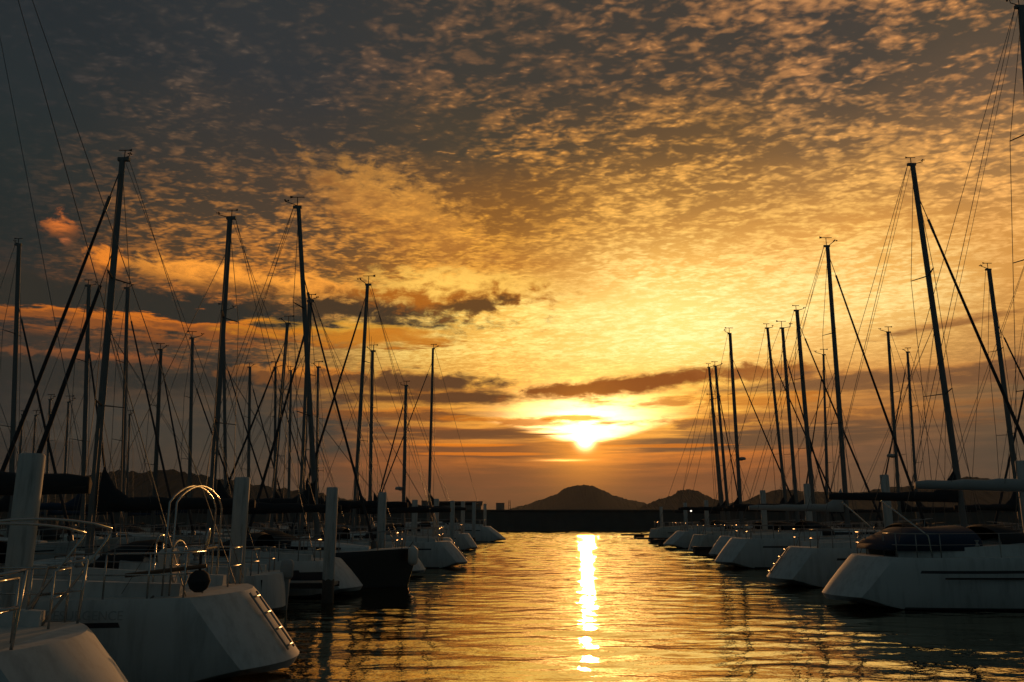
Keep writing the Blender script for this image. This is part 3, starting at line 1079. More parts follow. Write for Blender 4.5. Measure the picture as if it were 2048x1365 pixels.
    if ladder:
        # folding ladder lying on the sloping transom
        bm = bmesh.new()
        zs = H.sheer(0)
        for s in (-0.16, 0.16):
            add_tube(bm, [Vector((H.x(0, zs * q) - 0.09 - 0.33 * H.half(0), s + 0.12, zs * q)) for q in (0.32, 0.6, 0.98)], tube * 1.1, 6)
        for q in (0.36, 0.55, 0.74, 0.93):
            add_tube(bm, [(H.x(0, zs * q) - 0.095 - 0.33 * H.half(0), -0.04, zs * q), (H.x(0, zs * q) - 0.095 - 0.33 * H.half(0), 0.28, zs * q)], tube * 1.2, 6)
        link('boarding_ladder', fin(bm), M_STEEL2, root, True)
    if vane:
        bm = bmesh.new()
        k = (0.95 + Y * 0.008) * (0.85, 1.0, 0.7, 1.1)[int(Y * 7) % 4]
        var = int(Y * 13) % 5
        t0 = top + Vector((-0.05, 0, 0.05))
        add_tube(bm, [t0, t0 + Vector((0, 0, 0.30 * k))], 0.007 + 0.0003 * Y, 5)
        add_tube(bm, [t0 + Vector((-0.20 * k, 0, 0.30 * k)), t0 + Vector((0.22 * k, 0, 0.30 * k))], 0.007 + 0.0003 * Y, 5)
        add_loft(bm, [[(t0.x - 0.24 * k, t0.y - 0.008, t0.z + 0.26 * k), (t0.x - 0.24 * k, t0.y + 0.008, t0.z + 0.26 * k), (t0.x - 0.24 * k, t0.y + 0.008, t0.z + 0.35 * k), (t0.x - 0.24 * k, t0.y - 0.008, t0.z + 0.35 * k)],
                      [(t0.x - 0.15 * k, t0.y - 0.008, t0.z + 0.28 * k), (t0.x - 0.15 * k, t0.y + 0.008, t0.z + 0.28 * k), (t0.x - 0.15 * k, t0.y + 0.008, t0.z + 0.32 * k), (t0.x - 0.15 * k, t0.y - 0.008, t0.z + 0.32 * k)]])
        link('wind_vane', fin(bm), M_RUB, mast)
        bm = bmesh.new()
        t1 = top + Vector((0.05, 0, 0.03))
        kx = k * (1.0, 0.8, -1.0, 0.6, -0.7)[var]
        add_tube(bm, [t1, t1 + Vector((0.42 * kx, 0, (0.12, 0.05, 0.16, 0.2, 0.1)[var] * k)), t1 + Vector((0.44 * kx, 0, 0.20 * k))], 0.007 + 0.0003 * Y, 5)
        for q in range(3):
            an = 2.1 * q
            c = t1 + Vector((0.44 * kx + 0.06 * k * math.cos(an), 0.06 * k * math.sin(an), 0.20 * k))
            bmesh.ops.create_icosphere(bm, subdivisions=1, radius=0.032 * k, matrix=Matrix.Translation(c))
        link('wind_sensor', fin(bm), M_RUB, mast)
    if antenna:
        bm = bmesh.new()
        add_tube(bm, [top + Vector((0.08, 0, 0)), top + Vector((0.10, 0, 0.95))], 0.014, 5, 0.008)
        add_tube(bm, [top + Vector((-0.10, 0.05, 0)), top + Vector((-0.10, 0.05, 0.6))], 0.012, 5, 0.008)
        link('antenna', fin(bm), M_RUB, mast)
    if radar:
        bm = bmesh.new()
        c = on(radar[0]) + Vector((radar[1] * 0.38, 0, 0))
        rr = 0.27
        add_loft(bm, [[(c.x + rr * k * math.cos(a), c.y + rr * k * math.sin(a), c.z + z) for a in [2 * math.pi * q / 14 for q in range(14)]] for z, k in ((-0.11, 0.75), (-0.08, 1.0), (0.04, 1.0), (0.11, 0.8), (0.13, 0.3))])
        add_box(bm, min(c.x, c.x - radar[1] * 0.4), max(c.x, c.x - radar[1] * 0.4), c.y - 0.05, c.y + 0.05, c.z - 0.16, c.z - 0.113)
        link('radar_dome', fin(bm), M_GREY, mast, True)
    return root, H

# ------------------------------------------------------------------ the fleet
GL, GR = 'yachts moored along the left side', 'yachts moored along the right side'


def boat(bpx, tpx, tpy, Y, head, stern, lb, beam, fb, label, furl=None, bow=None, top=None, X=None, **kw):
    """berth a yacht: where her mast foot, masthead and stern (or bow) stand"""
    X = at(bpx, 990, Y).x if X is None else X
    top = at(tpx, tpy, Y) if top is None else top
    if stern is not None and stern > 40:
        ls = abs(X - at(stern, 1090, Y).x)
    else:
        ls = stern if stern else 5.0
    if furl is not None:
        fp = at(furl, 1000, Y)
        lb = lb if kw.pop('keep', False) else abs(fp.x - X) + 0.25
        kw['furl'] = (fp.x, Y, 1.3)
    kw.setdefault('rev', 0.8)
    return sailboat(X, Y, head, None, top, ls, lb, beam, fb, label, GL if X < 0 else GR, **kw)


# left side, sterns (mostly) to the channel
L0, H0 = boat(0, 0, 0, 8.0, -1, 5.1, 4.2, 3.3, 1.13, 'white yacht at the lower left corner, nearest the camera, with twin steel stern rails', X=-8.98, yaw=0.20,
              top=Vector((-8.9, 8.0, 13.0)), rev=0.85, sprayhood=False, stripe=False, boom_len=2.9, backstay=False)
L1, H1 = boat(0, 0, 0, 13.2, -1, 570, 4.6, 3.7, 1.22, 'white yacht with steel bimini hoop, wheel and sunlit sloping stern, foreground left', X=-10.95,
              top=Vector((-10.75, 13.2, 15.9)), rev=0.95, sprayhood=True, sternw=0.70, boom_h=1.08, boom_len=4.15, cover_k=1.5, boomcover=M_CANVAS, ladder=True)
LB, HB = boat(190, 245, 320, 21.5, -1, 545, 3, 2.7, 0.95, 'small white yacht under the tallest left mast, dark transom carrying an outboard motor', furl=-50, furl_h=0.985, rev=0.1, mast_r=0.105, spreaders=2, thick=0.065, sternw=0.8)
boat(425, 460, 437, 26.6, -1, 712, 4.2, 3.4, 1.05, 'white yacht with a broad dark hull band behind the third left pile', rev=0.9, furl_h=0.9, boom_h=1.1, stripe=True, broad=True)
L3, H3 = boat(640, 597, 415, 29.4, 1, 5.2, 3.5, 3.1, 1.08, 'dark navy hulled yacht lying bow to the channel, mast raked back to the left', furl=752, keep=True, hullm=M_NAVY, rev=0.2, furl_h=0.80, bowrake=0.35, stripe=False, thick=0.05, mast_r=0.10)
boat(605, 620, 603, 35.2, -1, 5.0, 3.6, 3.0, 1.1, 'white yacht behind the navy hull, furled jib slanting down to the left of her mast', furl=498, mast_r=0.12)
boat(710, 735, 570, 41, -1, 926, 4.2, 3.4, 1.2, 'white yacht with gleaming stern ladder and a long furled jib reaching left', furl=585, ladder=True, rev=1.0, furl_h=0.97, boom_h=1.0)
boat(545, 575, 648, 45.3, -1, 5.2, 3.8, 3.0, 1.1, 'pale yacht with a leaning slim mast between the second and third left piles', furl=420, near=0)
boat(742, 745, 703, 50.3, -1, 5.2, 4.0, 3.2, 1.15, 'yacht whose masthead carries two tall whip aerials, right of the long furled jib', antenna=True, near=0, mast_r=0.12)
boat(637, 636, 735, 56, -1, 5.0, 3.8, 3.0, 1.1, 'yacht with a short upright mast just right of the navy yacht mast', near=0)
boat(808, 812, 772, 62, -1, 5.2, 4.2, 3.3, 1.2, 'yacht with a radar dome low on her short mast, far left row', furl=742, radar=(0.27, 1), near=0, mast_r=0.14)
L5, H5 = boat(858, 866, 698, 84, -1, 1009, 4.6, 4.0, 1.5, 'farthest white yacht of the left row with portlights and a sharp sloping stern', furl=742, rev=1.9, near=0, mast_r=0.15, boom_h=1.7)
# left side, across the walkway, bows to the channel
second = [
    (30, 38, 490, 38, 150, 'yacht at the left edge with a tall mast and thick furled jib sloping right'),
    (172, 178, 572, 42, 236, 'yacht whose mast stands just left of the tallest left mast'),
    (250, 255, 577, 46, 362, 'yacht whose mast stands just right of the tallest left mast, jib sloping right'),
    (312, 322, 700, 50.3, 392, 'yacht with a stubby dark mast and a furled jib to its right'),
    (383, 385, 677, 55, 500, 'yacht with a pale upright mast beside the steel bimini hoop'),
    (457, 447, 622, 59.3, 560, 'yacht whose mast crosses behind the raked mast of the broad-banded yacht'),
    (500, 500, 735, 66, 585, 'yacht with a thin mast directly above the second left pile'),
    (553, 551, 735, 75, 640, 'yacht with a thin mast close left of a leaning slim mast'),
    (580, 582, 742, 79.5, 655, 'yacht with a thin mast close right of a leaning slim mast'),
]
for i, (b, t, ty, Y, f, lab) in enumerate(second):
    boat(b, t, ty, Y, 1, 5.0 + (i % 3) * 0.3, 3.6, 3.0 + (i % 2) * 0.2, 1.05 + 0.05 * (i % 3), lab, furl=f, near=0, furl_h=(0.80, 0.78, 0.94, 0.95)[i % 4], rev=0.5,
         hullm=(M_GEL, M_GEL2)[i % 2], boomcover=(M_CANVAS, M_BLUE, M_SAIL)[i % 3], mastm=(M_ALU, M_ALU, M_ALU, M_ALUD)[i % 4], mast_r=0.11 + 0.0004 * Y)
third = [
    (98, 100, 800, 68, 'distant yacht with a short mast right of the nearest pile, behind the left rows'),
    (132, 137, 805, 73, 'distant yacht with a faint leaning mast, second right of the nearest pile'),
    (40, 45, 830, 78, 'distant yacht with a low mast rising left of the nearest pile'),
    (66, 71, 832, 83, 'distant yacht with a low mast rising straight above the nearest pile'),
    (258, 259, 830, 88, 'distant yacht with a low mast right behind the tallest left mast'),
]
for i, (b, t, ty, Y, lab) in enumerate(third):
    boat(b, t, ty, Y, -1, 4.6, 3.4, 2.8, 1.0, lab, near=0, rev=0.4, boomcover=(M_BLUE, M_CANVAS)[i % 2], hullm=(M_GEL2, M_GEL)[i % 2], sprayhood=i % 2 == 0, mast_r=0.12)

# right side, sterns to the channel
R1, HR1 = boat(2108, 2042, 15, 23.4, 1, 1660, 4.3, 3.7, 1.30, 'large white yacht at right with blue cockpit tent and black sprayhood', rev=1.15, mast_r=0.13, boom_h=1.42, boom_len=3.7, boomcover=M_GREY, sternw=0.72, spreaders=3)
R2, HR2 = boat(1922, 1825, 330, 30, 1, 1546, 4.0, 3.6, 1.30, 'white yacht under the tallest right mast with a black sail bundle at its foot', furl=2122, furl_h=0.92, ladder=True, rev=1.05, mast_r=0.125, boom_h=1.25, sternw=0.7)
boat(1690, 1655, 493, 41, 1, 1440, 4.0, 3.6, 1.35, 'white yacht with a pale sail cover catching the light on her boom', furl=1848, furl_h=0.975, rev=1.05, boomcover=M_GREY, boom_h=0.95, mast_r=0.13)
boat(1625, 1594, 622, 50, 1, 1427, 4.0, 3.4, 1.25, 'white yacht, stout mast left of the pale sail cover, jib furled to the right', furl=1765, furl_h=0.95, rev=0.9, near=0, mast_r=0.15)
boat(1592, 1565, 657, 57, 1, 1388, 4.0, 3.4, 1.2, 'white yacht whose mast is the right one of a close pair near the centre right', furl=1668, furl_h=0.88, near=0, rev=0.45, hullm=M_GEL2, mast_r=0.14)
boat(1572, 1535, 657, 62, 1, 6.4, 4.0, 3.4, 1.2, 'white yacht whose mast is the left one of a close pair, masthead arm pointing left', furl=1690, furl_h=0.86, near=0, rev=1.2, hullm=M_GELD, mast_r=0.13)
boat(1480, 1460, 668, 66.5, 1, 1331, 4.6, 3.6, 1.3, 'white yacht with a floodlight shaped radar on her mast nearest the right channel edge', furl=1605, furl_h=0.88, radar=(0.34, 1), near=0, mast_r=0.16, rev=1.4)
boat(1455, 1431, 733, 80, 1, 1306, 4.2, 3.6, 1.3, 'far right yacht, the middle mast of a trio of thin masts', furl=1484, furl_h=0.9, near=0, rev=0.3, hullm=M_GEL2, mast_r=0.16)
boat(1441, 1423, 800, 85, 1, 6.0, 4.0, 3.4, 1.2, 'far right yacht with the shortest mast of a trio of thin masts', near=0, mast_r=0.13)
boat(1446, 1418, 735, 90, 1, 6.2, 4.0, 3.4, 1.2, 'far right yacht, the mast nearest the channel in a trio of thin masts', near=0, mast_r=0.16)
boat(2036, 1978, 540, 44, 1, 3.8, 4.0, 3.0, 1.15, 'yacht near the right edge with a heavily leaning mast and thick upper forestay', furl=2190, furl_h=0.80, near=0, mast_r=0.15)
# right side, across the walkway, bows to the channel
boat(1795, 1776, 665, 60, -1, 5.4, 3.2, 3.4, 1.15, 'yacht behind the right row with a radar dome on its mast', furl=1745, furl_h=0.5, radar=(0.36, 1), near=0, mast_r=0.14)
boat(1830, 1815, 705, 66, -1, 5.4, 3.4, 3.2, 1.15, 'yacht behind the right row with a short mast left of the tallest right mast', furl=1745, furl_h=0.97, near=0, mast_r=0.13)
boat(1651, 1647, 710, 75, -1, 5.4, 3.2, 3.2, 1.15, 'yacht behind the right row, short upright mast just left of the pale covered boom', furl=1596, furl_h=0.95, near=0, mast_r=0.13)
boat(2140, 2118, 420, 48.5, -1, 5.4, 4.2, 3.4, 1.2, 'yacht beyond the right edge whose furled jib slants down to the left past a pile', furl=1980, furl_h=0.95, near=0, mast_r=0.14)

# ------------------------------------------------------------------ special fittings of the near yachts


def part(name, bm, m, root, sm=True):
    return link(name, fin(bm), m, root, sm)


def text_mesh(name, body, size, m, parent, loc, rot):
    cu = bpy.data.curves.new(name, 'FONT')
    cu.body = body
    cu.size = size
    cu.extrude = 0.002
    cu.align_x = 'CENTER'
    tmp = bpy.data.objects.new('tmp', cu)
    C.objects.link(tmp)
    dg = bpy.context.evaluated_depsgraph_get()
    me = bpy.data.meshes.new_from_object(tmp.evaluated_get(dg))
    bpy.data.objects.remove(tmp)
    me.name = name
    me.materials.clear()
    me.materials.append(m)
    o = bpy.data.objects.new(name, me)
    C.objects.link(o)
    o.parent = parent
    o.location = loc
    o.rotation_euler = rot
    return o


def hoop(bm, x, w, z0, h, r, dx=0.0, flat=0.35):
    pts = [(x, -w, z0)]
    for k in range(13):
        a = math.pi * k / 12
        pts.append((x + dx * (0.6 + 0.4 * math.sin(a)), -w * math.copysign(abs(math.cos(a)) ** 0.7, math.cos(a)), z0 + h * (1 - flat) + h * flat * math.sin(a) ** 0.8))
    pts.append((x, w, z0))
    add_tube(bm, pts, r, 8)


# foreground yacht: wheel, pedestal guard, bimini hoop, stove, lifebuoy, name
zc = H1.sheer(0.1)
xs = -H1.ls + H1.rev
bm = bmesh.new()
cx, cz = xs + 0.66, zc + 0.38
add_tube(bm, [(cx + 0.38 * 0.10 * math.sin(a), 0.36 * math.cos(a), cz + 0.36 * math.sin(a)) for a in [2 * math.pi * k / 28 for k in range(29)]], 0.017, 8, cap=False)
for k in range(6):
    a = math.pi * k / 3
    add_tube(bm, [(cx, 0, cz), (cx, 0.36 * math.cos(a), cz + 0.36 * math.sin(a))], 0.008, 6)
part('steering_wheel', bm, M_STEEL, L1)
bm = bmesh.new()
add_loft(bm, [[(cx + 0.18 + k * sx, k * sy, z) for sx, sy in ((-1, -1), (1, -1), (1, 1), (-1, 1))] for z, k in ((zc - 0.3, 0.14), (zc + 0.35, 0.10), (zc + 0.55, 0.13), (zc + 0.62, 0.08))])
part('pedestal', bm, M_GEL, L1, False)
bm = bmesh.new()
for s in (-1, 1):
    add_tube(bm, [(cx + 0.34, s * 0.13, zc - 0.2), (cx + 0.34, s * 0.13, zc + 0.70)], 0.014, 7)
add_tube(bm, [(cx + 0.34, -0.13, zc + 0.70), (cx + 0.32, -0.08, zc + 0.82), (cx + 0.32, 0.08, zc + 0.82), (cx + 0.34, 0.13, zc + 0.70)], 0.014, 7)
part('pedestal_guard', bm, M_STEEL, L1)
# bimini bows folded forward: two hoops one behind the other
bm = bmesh.new()
for q in (0.0, 0.10):
    p0 = Vector((xs + 0.30 + q, 1.22, zc + 0.02))
    p1 = Vector((xs + 0.42 + q, -1.0, zc + 0.02))
    pts = [p0, p0 + Vector((0, 0, 0.7)), p0 + Vector((0, 0, 1.28))]
    for k in range(1, 12):
        t = k / 12
        b = p0.lerp(p1, t)
        pts.append(Vector((b.x, b.y, zc + 0.02 + 1.28 + 0.27 * math.sin(math.pi * t) ** 0.75)))
    pts += [p1 + Vector((0, 0, 1.22)), p1 + Vector((0, 0, 0.6)), p1]
    add_tube(bm, pts, 0.0145, 8)
part('bimini_frame', bm, M_STEEL, L1)
bm = bmesh.new()
add_tube(bm, [Vector((xs + 0.42, -1.0, zc + 1.2)), Vector((xs + 0.02, -1.12, zc + 0.1))], 0.006, 5)
add_tube(bm, [Vector((xs + 0.30, 1.22, zc + 1.25)), Vector((xs + 0.95, 1.25, zc + 0.05))], 0.004, 5)
part('bimini_strap', bm, M_ROPE, L1)
bm = bmesh.new()
add_loft(bm, [[(xs - 0.06 + 0.15 * k * math.cos(a), 1.10 + 0.15 * k * math.sin(a), zc + 0.06 + z) for a in [2 * math.pi * q / 16 for q in range(16)]] for z, k in ((0.0, 0.35), (0.05, 0.8), (0.13, 1.0), (0.16, 1.06), (0.17, 1.0), (0.25, 0.8), (0.30, 0.4))])
add_tube(bm, [(xs - 0.06, 1.10, zc + 0.34), (xs - 0.06, 1.10, zc + 0.58)], 0.02, 8)
part('covered_stove', bm, M_CANVAS, L1)
bm = bmesh.new()
q = [Vector((xs - 0.05, 0.95, zc + 0.62)), Vector((xs - 0.08, 0.95, zc + 0.88)), Vector((xs - 0.05, 0.83, zc + 0.93)), Vector((xs - 0.02, 0.70, zc + 0.88)), Vector((xs + 0.02, 0.70, zc + 0.62))]
add_tube(bm, q, 0.016, 8)
add_tube(bm, [(xs + 0.35, 1.1, zc + 0.60), (xs - 0.1, 0.6, zc + 0.66)], 0.016, 8)
part('grab_rail', bm, M_STEEL, L1)
bm = bmesh.new()
add_tube(bm, [(xs + 0.9, 1.30, zc + 0.30), (xs - 0.15, 1.1, zc + 0.42)], 0.03, 8)
part('flag_pole', bm, M_WOOD, L1)
# big oval portlights in the coaming and the cabin wedge
text_mesh('lettering', 'RESURGENCE', 0.17, M_NAME, L1, (-H1.ls + 2.15, H1.half(0.24) * 0.998 + 0.008, zc * 0.80), (R(90), 0, R(180)))

# nearest yacht: stern rails, tall hoop, small name and round badge
z0 = H0.sheer(0.05)
xs = -H0.ls + H0.rev
for s in (1, -1):
    bm = bmesh.new()
    add_tube(bm, [(xs + 0.55, s * 1.22, z0), (xs + 0.42, s * 1.22, z0 + 0.30), (xs + 0.36, s * 1.22, z0 + 0.62), (xs - 0.12, s * 0.96, z0 + 0.70)], 0.016, 8)
    add_tube(bm, [(xs + 0.42, s * 1.22, z0 + 0.30), (xs - 0.10, s * 0.98, z0 + 0.37)], 0.016, 8)
    add_tube(bm, [(xs - 0.12, s * 0.96, z0 + 0.70), (xs - 0.08, s * 0.98, z0 + 0.0)], 0.016, 8)
    part('stern_rail', bm, M_STEEL, L0)
bm = bmesh.new()
for q, hh in ((0.0, 0.0), (0.14, -0.05)):
    p0 = Vector((xs + 1.5 + q * 2, 1.30, z0))
    p1 = Vector((xs - 0.30 + q * 2, -1.15, z0))
    pts = [p0, p0 + Vector((0, 0, 0.35))]
    for k in range(0, 13):
        t = k / 12
        b = p0.lerp(p1, t)
        pts.append(Vector((b.x, b.y, z0 + lerp(0.62, 1.05, t ** 0.8) + hh + 0.26 * math.sin(math.pi * t) ** 0.8)))
    pts += [p1 + Vector((0.03, 0.02, 0.93)), p1 + Vector((0.55, 0.3, 0))]
    add_tube(bm, pts, 0.015, 8)
part('bimini_frame', bm, M_STEEL, L0)
hw = H0.half(0.06)
text_mesh('lettering', 'RT 12', 0.10, M_NAME, L0, (-H0.ls + 0.98, hw * 0.985 + 0.012, 0.52), (R(90), 0, R(180)))
bm = bmesh.new()
add_loft(bm, [[(-H0.ls + 0.98 + 0.075 * math.cos(a), hw * 0.96 + y, 0.38 + 0.075 * math.sin(a)) for a in [2 * math.pi * k / 20 for k in range(20)]] for y in (0.0, 0.03)])
part('badge', bm, M_STRIPE, L0, False)
bm = bmesh.new()
add_box(bm, -H0.ls + 1.75, -H0.ls + 2.1, hw * 0.98, hw * 0.98 + 0.04, 0.40, 0.58)
part('exhaust_recess', bm, M_RUB, L0, False)

# small yacht with the dark transom: outboard motor
xs = -HB.ls
bm = bmesh.new()
add_loft(bm, [[(xs - 0.28 + 0.17 * k * math.cos(a), -0.45 + 0.15 * k * math.sin(a), z) for a in [2 * math.pi * q / 14 for q in range(14)]] for z, k in ((0.78, 0.75), (0.84, 1.0), (1.10, 1.0), (1.22, 0.85), (1.26, 0.4))])
om = part('outboard_motor', bm, M_GREY, LB)
bm = bmesh.new()
add_loft(bm, [[(xs - 0.26 + sx * a, -0.45 + sy * b, z) for sx, sy in ((-1, -1), (1, -1), (1, 1), (-1, 1))] for z, a, b in ((-0.3, 0.06, 0.03), (0.2, 0.08, 0.04), (0.78, 0.11, 0.07))])
part('leg', bm, M_GREY, om, False)
bm = bmesh.new()
add_box(bm, xs - 0.05, xs + 0.02, -0.9, 0.9, 0.25, 0.84)
part('transom_board', bm, M_CANVAS, LB, False)

a, b = at(222, 512, 21.5), at(40, 1012, 21.5)
a, b = [Vector((-(q.x - LB.location.x), -(q.y - 21.5), q.z)) for q in (a, b)]
bm = bmesh.new()
pts = [a + (b - a) * (k / 8) for k in range(9)]
add_tube(bm, [pts[0] + (pts[0] - pts[1]) * 0.06] + pts, 0.012, 6)
add_tube(bm, pts[1:], 0.045, 8, 0.075)
part('furled_staysail', bm, M_SAIL, LB)

# right-hand yacht: blue cockpit tent on its frame
zr = HR1.sheer(0.15)
xs = -HR1.ls + HR1.rev
bm = bmesh.new()
r = []
for x, w, h in ((xs - 0.02, 1.0, 0.18), (xs + 0.12, 1.15, 0.30), (xs + 0.75, 1.25, 0.60), (xs + 1.5, 1.25, 0.58), (xs + 2.3, 1.25, 0.64), (xs + 2.4, 1.2, 0.5)):
    r.append([(x, w * math.cos(a) if abs(math.cos(a)) > 0.5 else w * math.cos(a), zr + 0.16 + h * max(0, math.sin(a)) ** 0.45) for a in [math.pi * q / 14 for q in range(15)]])
add_loft(bm, r, closed=True, cap=True)
part('cockpit_tent', bm, M_BLUE, R1)
for s in (-1, 1):
    bm = bmesh.new()
    add_tube(bm, [(xs + 0.9, s * 1.5, zr), (xs + 0.85, s * 1.48, zr + 0.55), (xs - 0.2, s * 1.3, zr + 1.45)], 0.02, 7)
    part('davit', bm, M_STEEL, R1)
for s in (-1, 1):
    bm = bmesh.new()
    add_box(bm, xs + 1.0, xs + 8.2, s * (HR1.half(0.4) + 0.004) - 0.015, s * (HR1.half(0.4) + 0.004) + 0.015, zr * 0.60, zr * 0.635)
    part('rubbing_strake', bm, M_RUB, R1, False)

# portlights in the far white yacht
for s in (-1, 1):
    for x in (2.2, 3.6):
        bm = bmesh.new()
        y = H5.half(H5.deck_t(-H5.ls + H5.rev + x)) * 0.99
        add_box(bm, -H5.ls + H5.rev + x, -H5.ls + H5.rev + x + 0.9, s * y - 0.03, s * y + 0.03, 0.85, 1.2)
        part('window', bm, M_GLASS, L5, False)

# ------------------------------------------------------------------ piles, pontoons
def pile(px, pt, Y, label, group, r=0.165):
    t = at(px, pt, Y)
    o = bpy.data.objects.new('mooring_pile', None)
    C.objects.link(o)
    o.location = (t.x, Y, 0)
    tag(o, label, 'mooring pile', group)
    n = 20
    bm = bmesh.new()
    zs = [0.55, 1.2, 2.0, t.z - 0.03, t.z]
    add_loft(bm, [[((r - (0.02 if z == t.z else 0)) * math.cos(2 * math.pi * k / n), (r - (0.02 if z == t.z else 0)) * math.sin(2 * math.pi * k / n), z) for k in range(n)] for z in zs])
    shade_auto(link('shaft', fin(bm), M_PILE, o, True), 40)
    bm = bmesh.new()
    add_loft(bm, [[(r * 1.012 * math.cos(2 * math.pi * k / n), r * 1.012 * math.sin(2 * math.pi * k / n), z + (0.03 * math.sin(k * 1.7) if z > 0 else 0)) for k in range(n)] for z in (-2.0, 0.0, 0.62)])
    link('tide_band', fin(bm), M_RUST, o, True)
    return t


PL = [(65, 908, 11.4, 'nearest pale pile at the left edge, its right side edged by the sun'),
      (485, 955, 18.3, 'pale pile right of the steel bimini hoop'),
      (665, 975, 23.9, 'pale pile at a pontoon end, in front of the broad-banded hull'),
      (765, 985, 32.2, 'pale pile behind the navy hulled yacht'),
      (830, 1000, 47.6, 'pile right above the white fender at the navy bow'),
      (873, 998, 53.0, 'pile in front of the dark boathouse, beside the farthest tall left mast'),
      (905, 1002, 59.5, 'pile above the gleaming stern ladder'),
      (926, 1003, 66.5, 'slim pile next right of the one above the gleaming ladder'),
      (948, 1005, 74.0, 'slim pile over the cabin of the farthest left yacht'),
      (970, 1008, 90.0, 'last and smallest pile of the left row, nearest the breakwater')]
PR = [(2042, 922, 26.6, 'broad pile at the right edge of the picture'),
      (1768, 950, 35.6, 'pale pile between the two tallest right masts'),
      (1613, 968, 45.5, 'pale pile above the left end of the pale sail cover'),
      (1525, 981, 53.5, 'pale pile left of the close pair of masts on the right side'),
      (1412, 1001, 72.0, 'pile just right of the bright lamp dot'),
      (1370, 1006, 78.0, 'pile just left of the bright lamp dot'),
      (1322, 1014, 95.0, 'farthest pile of the right row, nearest the open channel')]
left_p = [(pile(a, b, Y, l, 'mooring piles of the left berths'), Y) for a, b, Y, l in PL]
right_p = [(pile(a, b, Y, l, 'mooring piles of the right berths', 0.18), Y) for a, b, Y, l in PR]


def pontoon(name, x0, y0, x1, y1, w, label, cat, group=None, kind=None):
    o = bpy.data.objects.new(name, None)
    C.objects.link(o)
    o.location = (x0, y0, 0)
    d = Vector((x1 - x0, y1 - y0, 0))
    o.rotation_euler = (0, 0, math.atan2(d.y, d.x))
    tag(o, label, cat, group, kind)
    Ln = d.length
    bm = bmesh.new()
    k = 0.0
    while k < Ln:
        e = min(k + 2.4, Ln)
        add_box(bm, k, e - 0.02, -w / 2, w / 2, 0.42, 0.52)
        k = e
    link('walkway_deck', fin(bm), M_PONT, o)
    bm = bmesh.new()
    add_box(bm, 0, Ln, -w / 2 - 0.05, -w / 2 - 0.003, 0.36, 0.50)
    add_box(bm, 0, Ln, w / 2 + 0.003, w / 2 + 0.05, 0.36, 0.50)
    link('fender_rail', fin(bm), M_RUB, o)
    bm = bmesh.new()
    k = 0.4
    while k < Ln - 0.8:
        add_box(bm, k, k + 1.1, -w / 2 + 0.1, w / 2 - 0.1, -0.25, 0.417)
        k += 2.4
    link('float', fin(bm), M_FLOAT, o)
    return o


pontoon('floating_walkway', -17.0, 3, -13.4, 118, 1.8, 'long grey floating walkway behind the front left yachts', 'pontoon')
pontoon('floating_walkway', 21.6, 16, 27.0, 118, 1.8, 'long grey floating walkway behind the front right yachts', 'pontoon')
words_l = ['beside the nearest pile', 'beside the pile by the bimini hoop', 'in front of the broad-banded hull', 'behind the navy hull', 'above the white fender',
           'before the boathouse', 'beyond the gleaming ladder', 'by the slim second last pile group', 'by the farthest left yacht', 'nearest the breakwater']
for (t, Y), wd in zip(left_p, words_l):
    xw = -17.0 + 3.6 * (Y - 3) / 115 + 0.9
    pontoon('finger_pontoon', xw, Y + 0.62, t.x + 0.1, Y + 0.62, 0.8, 'narrow left finger pontoon ' + wd, 'pontoon', 'finger pontoons of the left berths')
words_r = ['at the right edge', 'between the two tallest right masts', 'under the pale sail cover', 'left of the close pair of masts', 'right of the lamp dot', 'left of the lamp dot', 'nearest the open channel']
for (t, Y), wd in zip(right_p, words_r):
    xw = 21.6 + 5.4 * (Y - 16) / 102 - 0.9
    pontoon('finger_pontoon', xw, Y + 0.64, t.x - 4.5, Y + 0.64, 0.8, 'narrow right finger pontoon ' + wd, 'pontoon', 'finger pontoons of the right berths')

# lamp on the far right pontoon
p = at(1382, 1022, 79)
o = bpy.data.objects.new('pontoon_lamp', None)
C.objects.link(o)
o.location = (p.x, p.y, 0.5)
tag(o, 'small lit white lamp on a post among the far right yachts', 'lamp')
bm = bmesh.new()
add_tube(bm, [(0, 0, 0), (0, 0, p.z - 0.62)], 0.05, 8)
add_tube(bm, [(0, 0, p.z - 0.40), (0, 0, p.z - 0.36)], 0.16, 10)
link('post', fin(bm), M_ALUD, o)
m = bpy.data.materials.new('lamp_glow')
m.use_nodes = True
m.node_tree.nodes['Principled BSDF'].inputs['Emission Color'].default_value = (1, 0.93, 0.8, 1)
m.node_tree.nodes['Principled BSDF'].inputs['Emission Strength'].default_value = 1.6
bm = bmesh.new()
bmesh.ops.create_uvsphere(bm, u_segments=12, v_segments=8, radius=0.085, matrix=Matrix.Translation((0, 0, p.z - 0.51)))
link('bulb', bm, m, o, True)


# ------------------------------------------------------------------ fenders and ropes
def fender(x, y, z, label, r=0.14, h=0.6, m=None):
    bm = bmesh.new()
    n = 12
    add_loft(bm, [[(r * k * math.cos(2 * math.pi * q / n), r * k * math.sin(2 * math.pi * q / n), zz * h) for q in range(n)] for zz, k in ((-0.5, 0.3), (-0.44, 0.75), (-0.32, 1.0), (0.3, 1.0), (0.42, 0.75), (0.5, 0.3), (0.56, 0.2))])
    add_tube(bm, [(0, 0, h * 0.55), (0, 0, h * 0.55 + 0.45)], 0.012, 5)
    o = link('fender', fin(bm), m or M_FENDER, None, True)
    o.location = (x, y, z)
    tag(o, label, 'fender', 'fenders hung over the topsides')


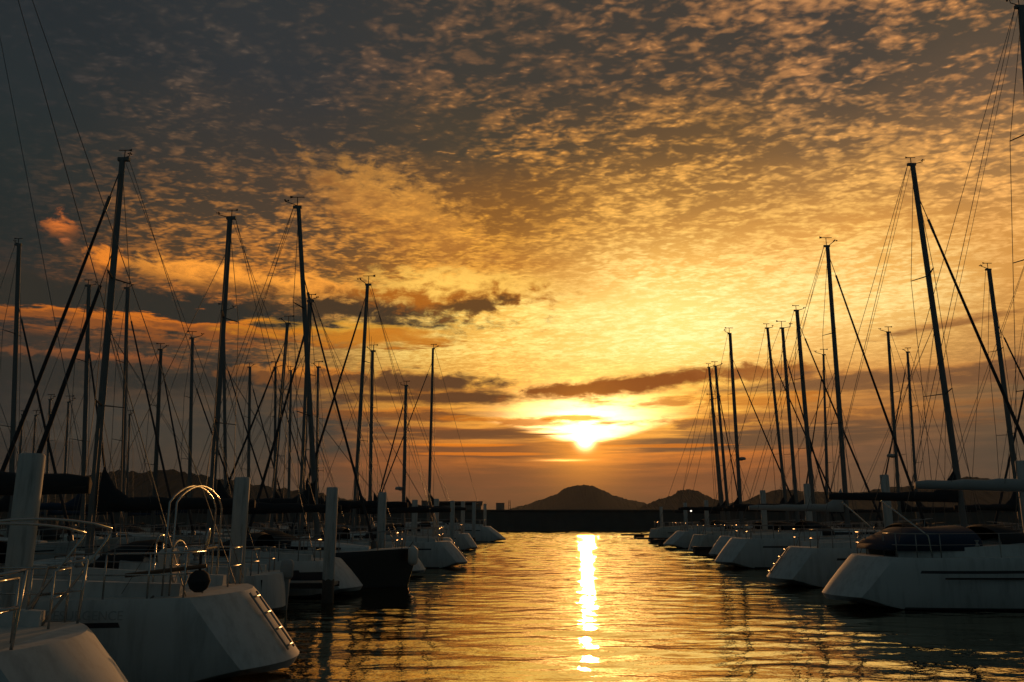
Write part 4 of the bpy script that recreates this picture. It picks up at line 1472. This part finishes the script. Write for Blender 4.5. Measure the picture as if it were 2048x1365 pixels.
p = at(826, 1112, 28.9)
fender(p.x, p.y, p.z, 'white pear shaped fender hanging at the navy bow', 0.17, 0.62)
fender(L1.location.x + H1.ls * 0.35, 13.2 - H1.b - 0.16, 0.75, 'white fender on the near side of the yacht with the bimini hoop')
fender(R1.location.x - 0.6, 23.4 - HR1.b - 0.18, 0.62, 'dark fender on the side of the yacht with the blue tent', m=M_RUB)
fender(R2.location.x - 1.2, 30 - HR2.b - 0.16, 0.7, 'white fender on the side of the tallest right masted yacht')


def rope(a, b, sag, label, r=0.016):
    a, b = Vector(a), Vector(b)
    bm = bmesh.new()
    add_tube(bm, [a.lerp(b, k / 14) - Vector((0, 0, sag * 4 * (k / 14) * (1 - k / 14))) for k in range(15)], r, 6)
    o = link('mooring_rope', fin(bm), M_ROPE, None, True)
    tag(o, label, 'rope', 'mooring ropes')


x1 = L1.location.x + H1.ls - H1.rev
rope((x1 - 0.5, 13.2 - 1.25, 1.24), (-6.55, 11.75, 0.55), 0.25, 'slack rope from the sunlit stern yacht to the nearest pile')
rope((x1 - 0.3, 13.2 + 1.25, 1.24), (left_p[1][0].x + 0.17, 18.3, 0.9), 0.35, 'rope from the far quarter of the sunlit stern yacht to the pile behind it')
rope((R1.location.x + 2.2, 23.4 - 1.55, 1.35), (R1.location.x + 5.5, 21.6, -0.05), 0.5, 'slack rope dipping to the water beside the yacht with the blue tent')
rope((R2.location.x - HR2.ls + 0.1, 30 - 0.6, 0.30), (R2.location.x - HR2.ls + 2.2, 28.0, -0.05), 0.1, 'short rope trailing in the water under the second right stern')
p = at(832, 1092, 29.3)
rope((p.x - 0.1, 29.3, 1.5), (left_p[3][0].x + 0.1, 32.1, 0.9), 0.3, 'bow rope from the navy yacht to the pile beside her')

# ------------------------------------------------------------------ evening haze over the harbour
m = bpy.data.materials.new('evening_haze')
m.use_nodes = True
NT[0] = m.node_tree
m.node_tree.nodes.clear()
pv = new('ShaderNodeVolumePrincipled')
pv.inputs['Color'].default_value = (0.80, 0.80, 0.80, 1)
pv.inputs['Density'].default_value = 0.00005
pv.inputs['Anisotropy'].default_value = 0.3
mo = new('ShaderNodeOutputMaterial')
m.node_tree.links.new(pv.outputs[0], mo.inputs['Volume'])
bm = bmesh.new()
add_box(bm, -3100, 3100, -80, 3300, -3.0, 106)
tag(link('haze', fin(bm), m), kind='stuff')
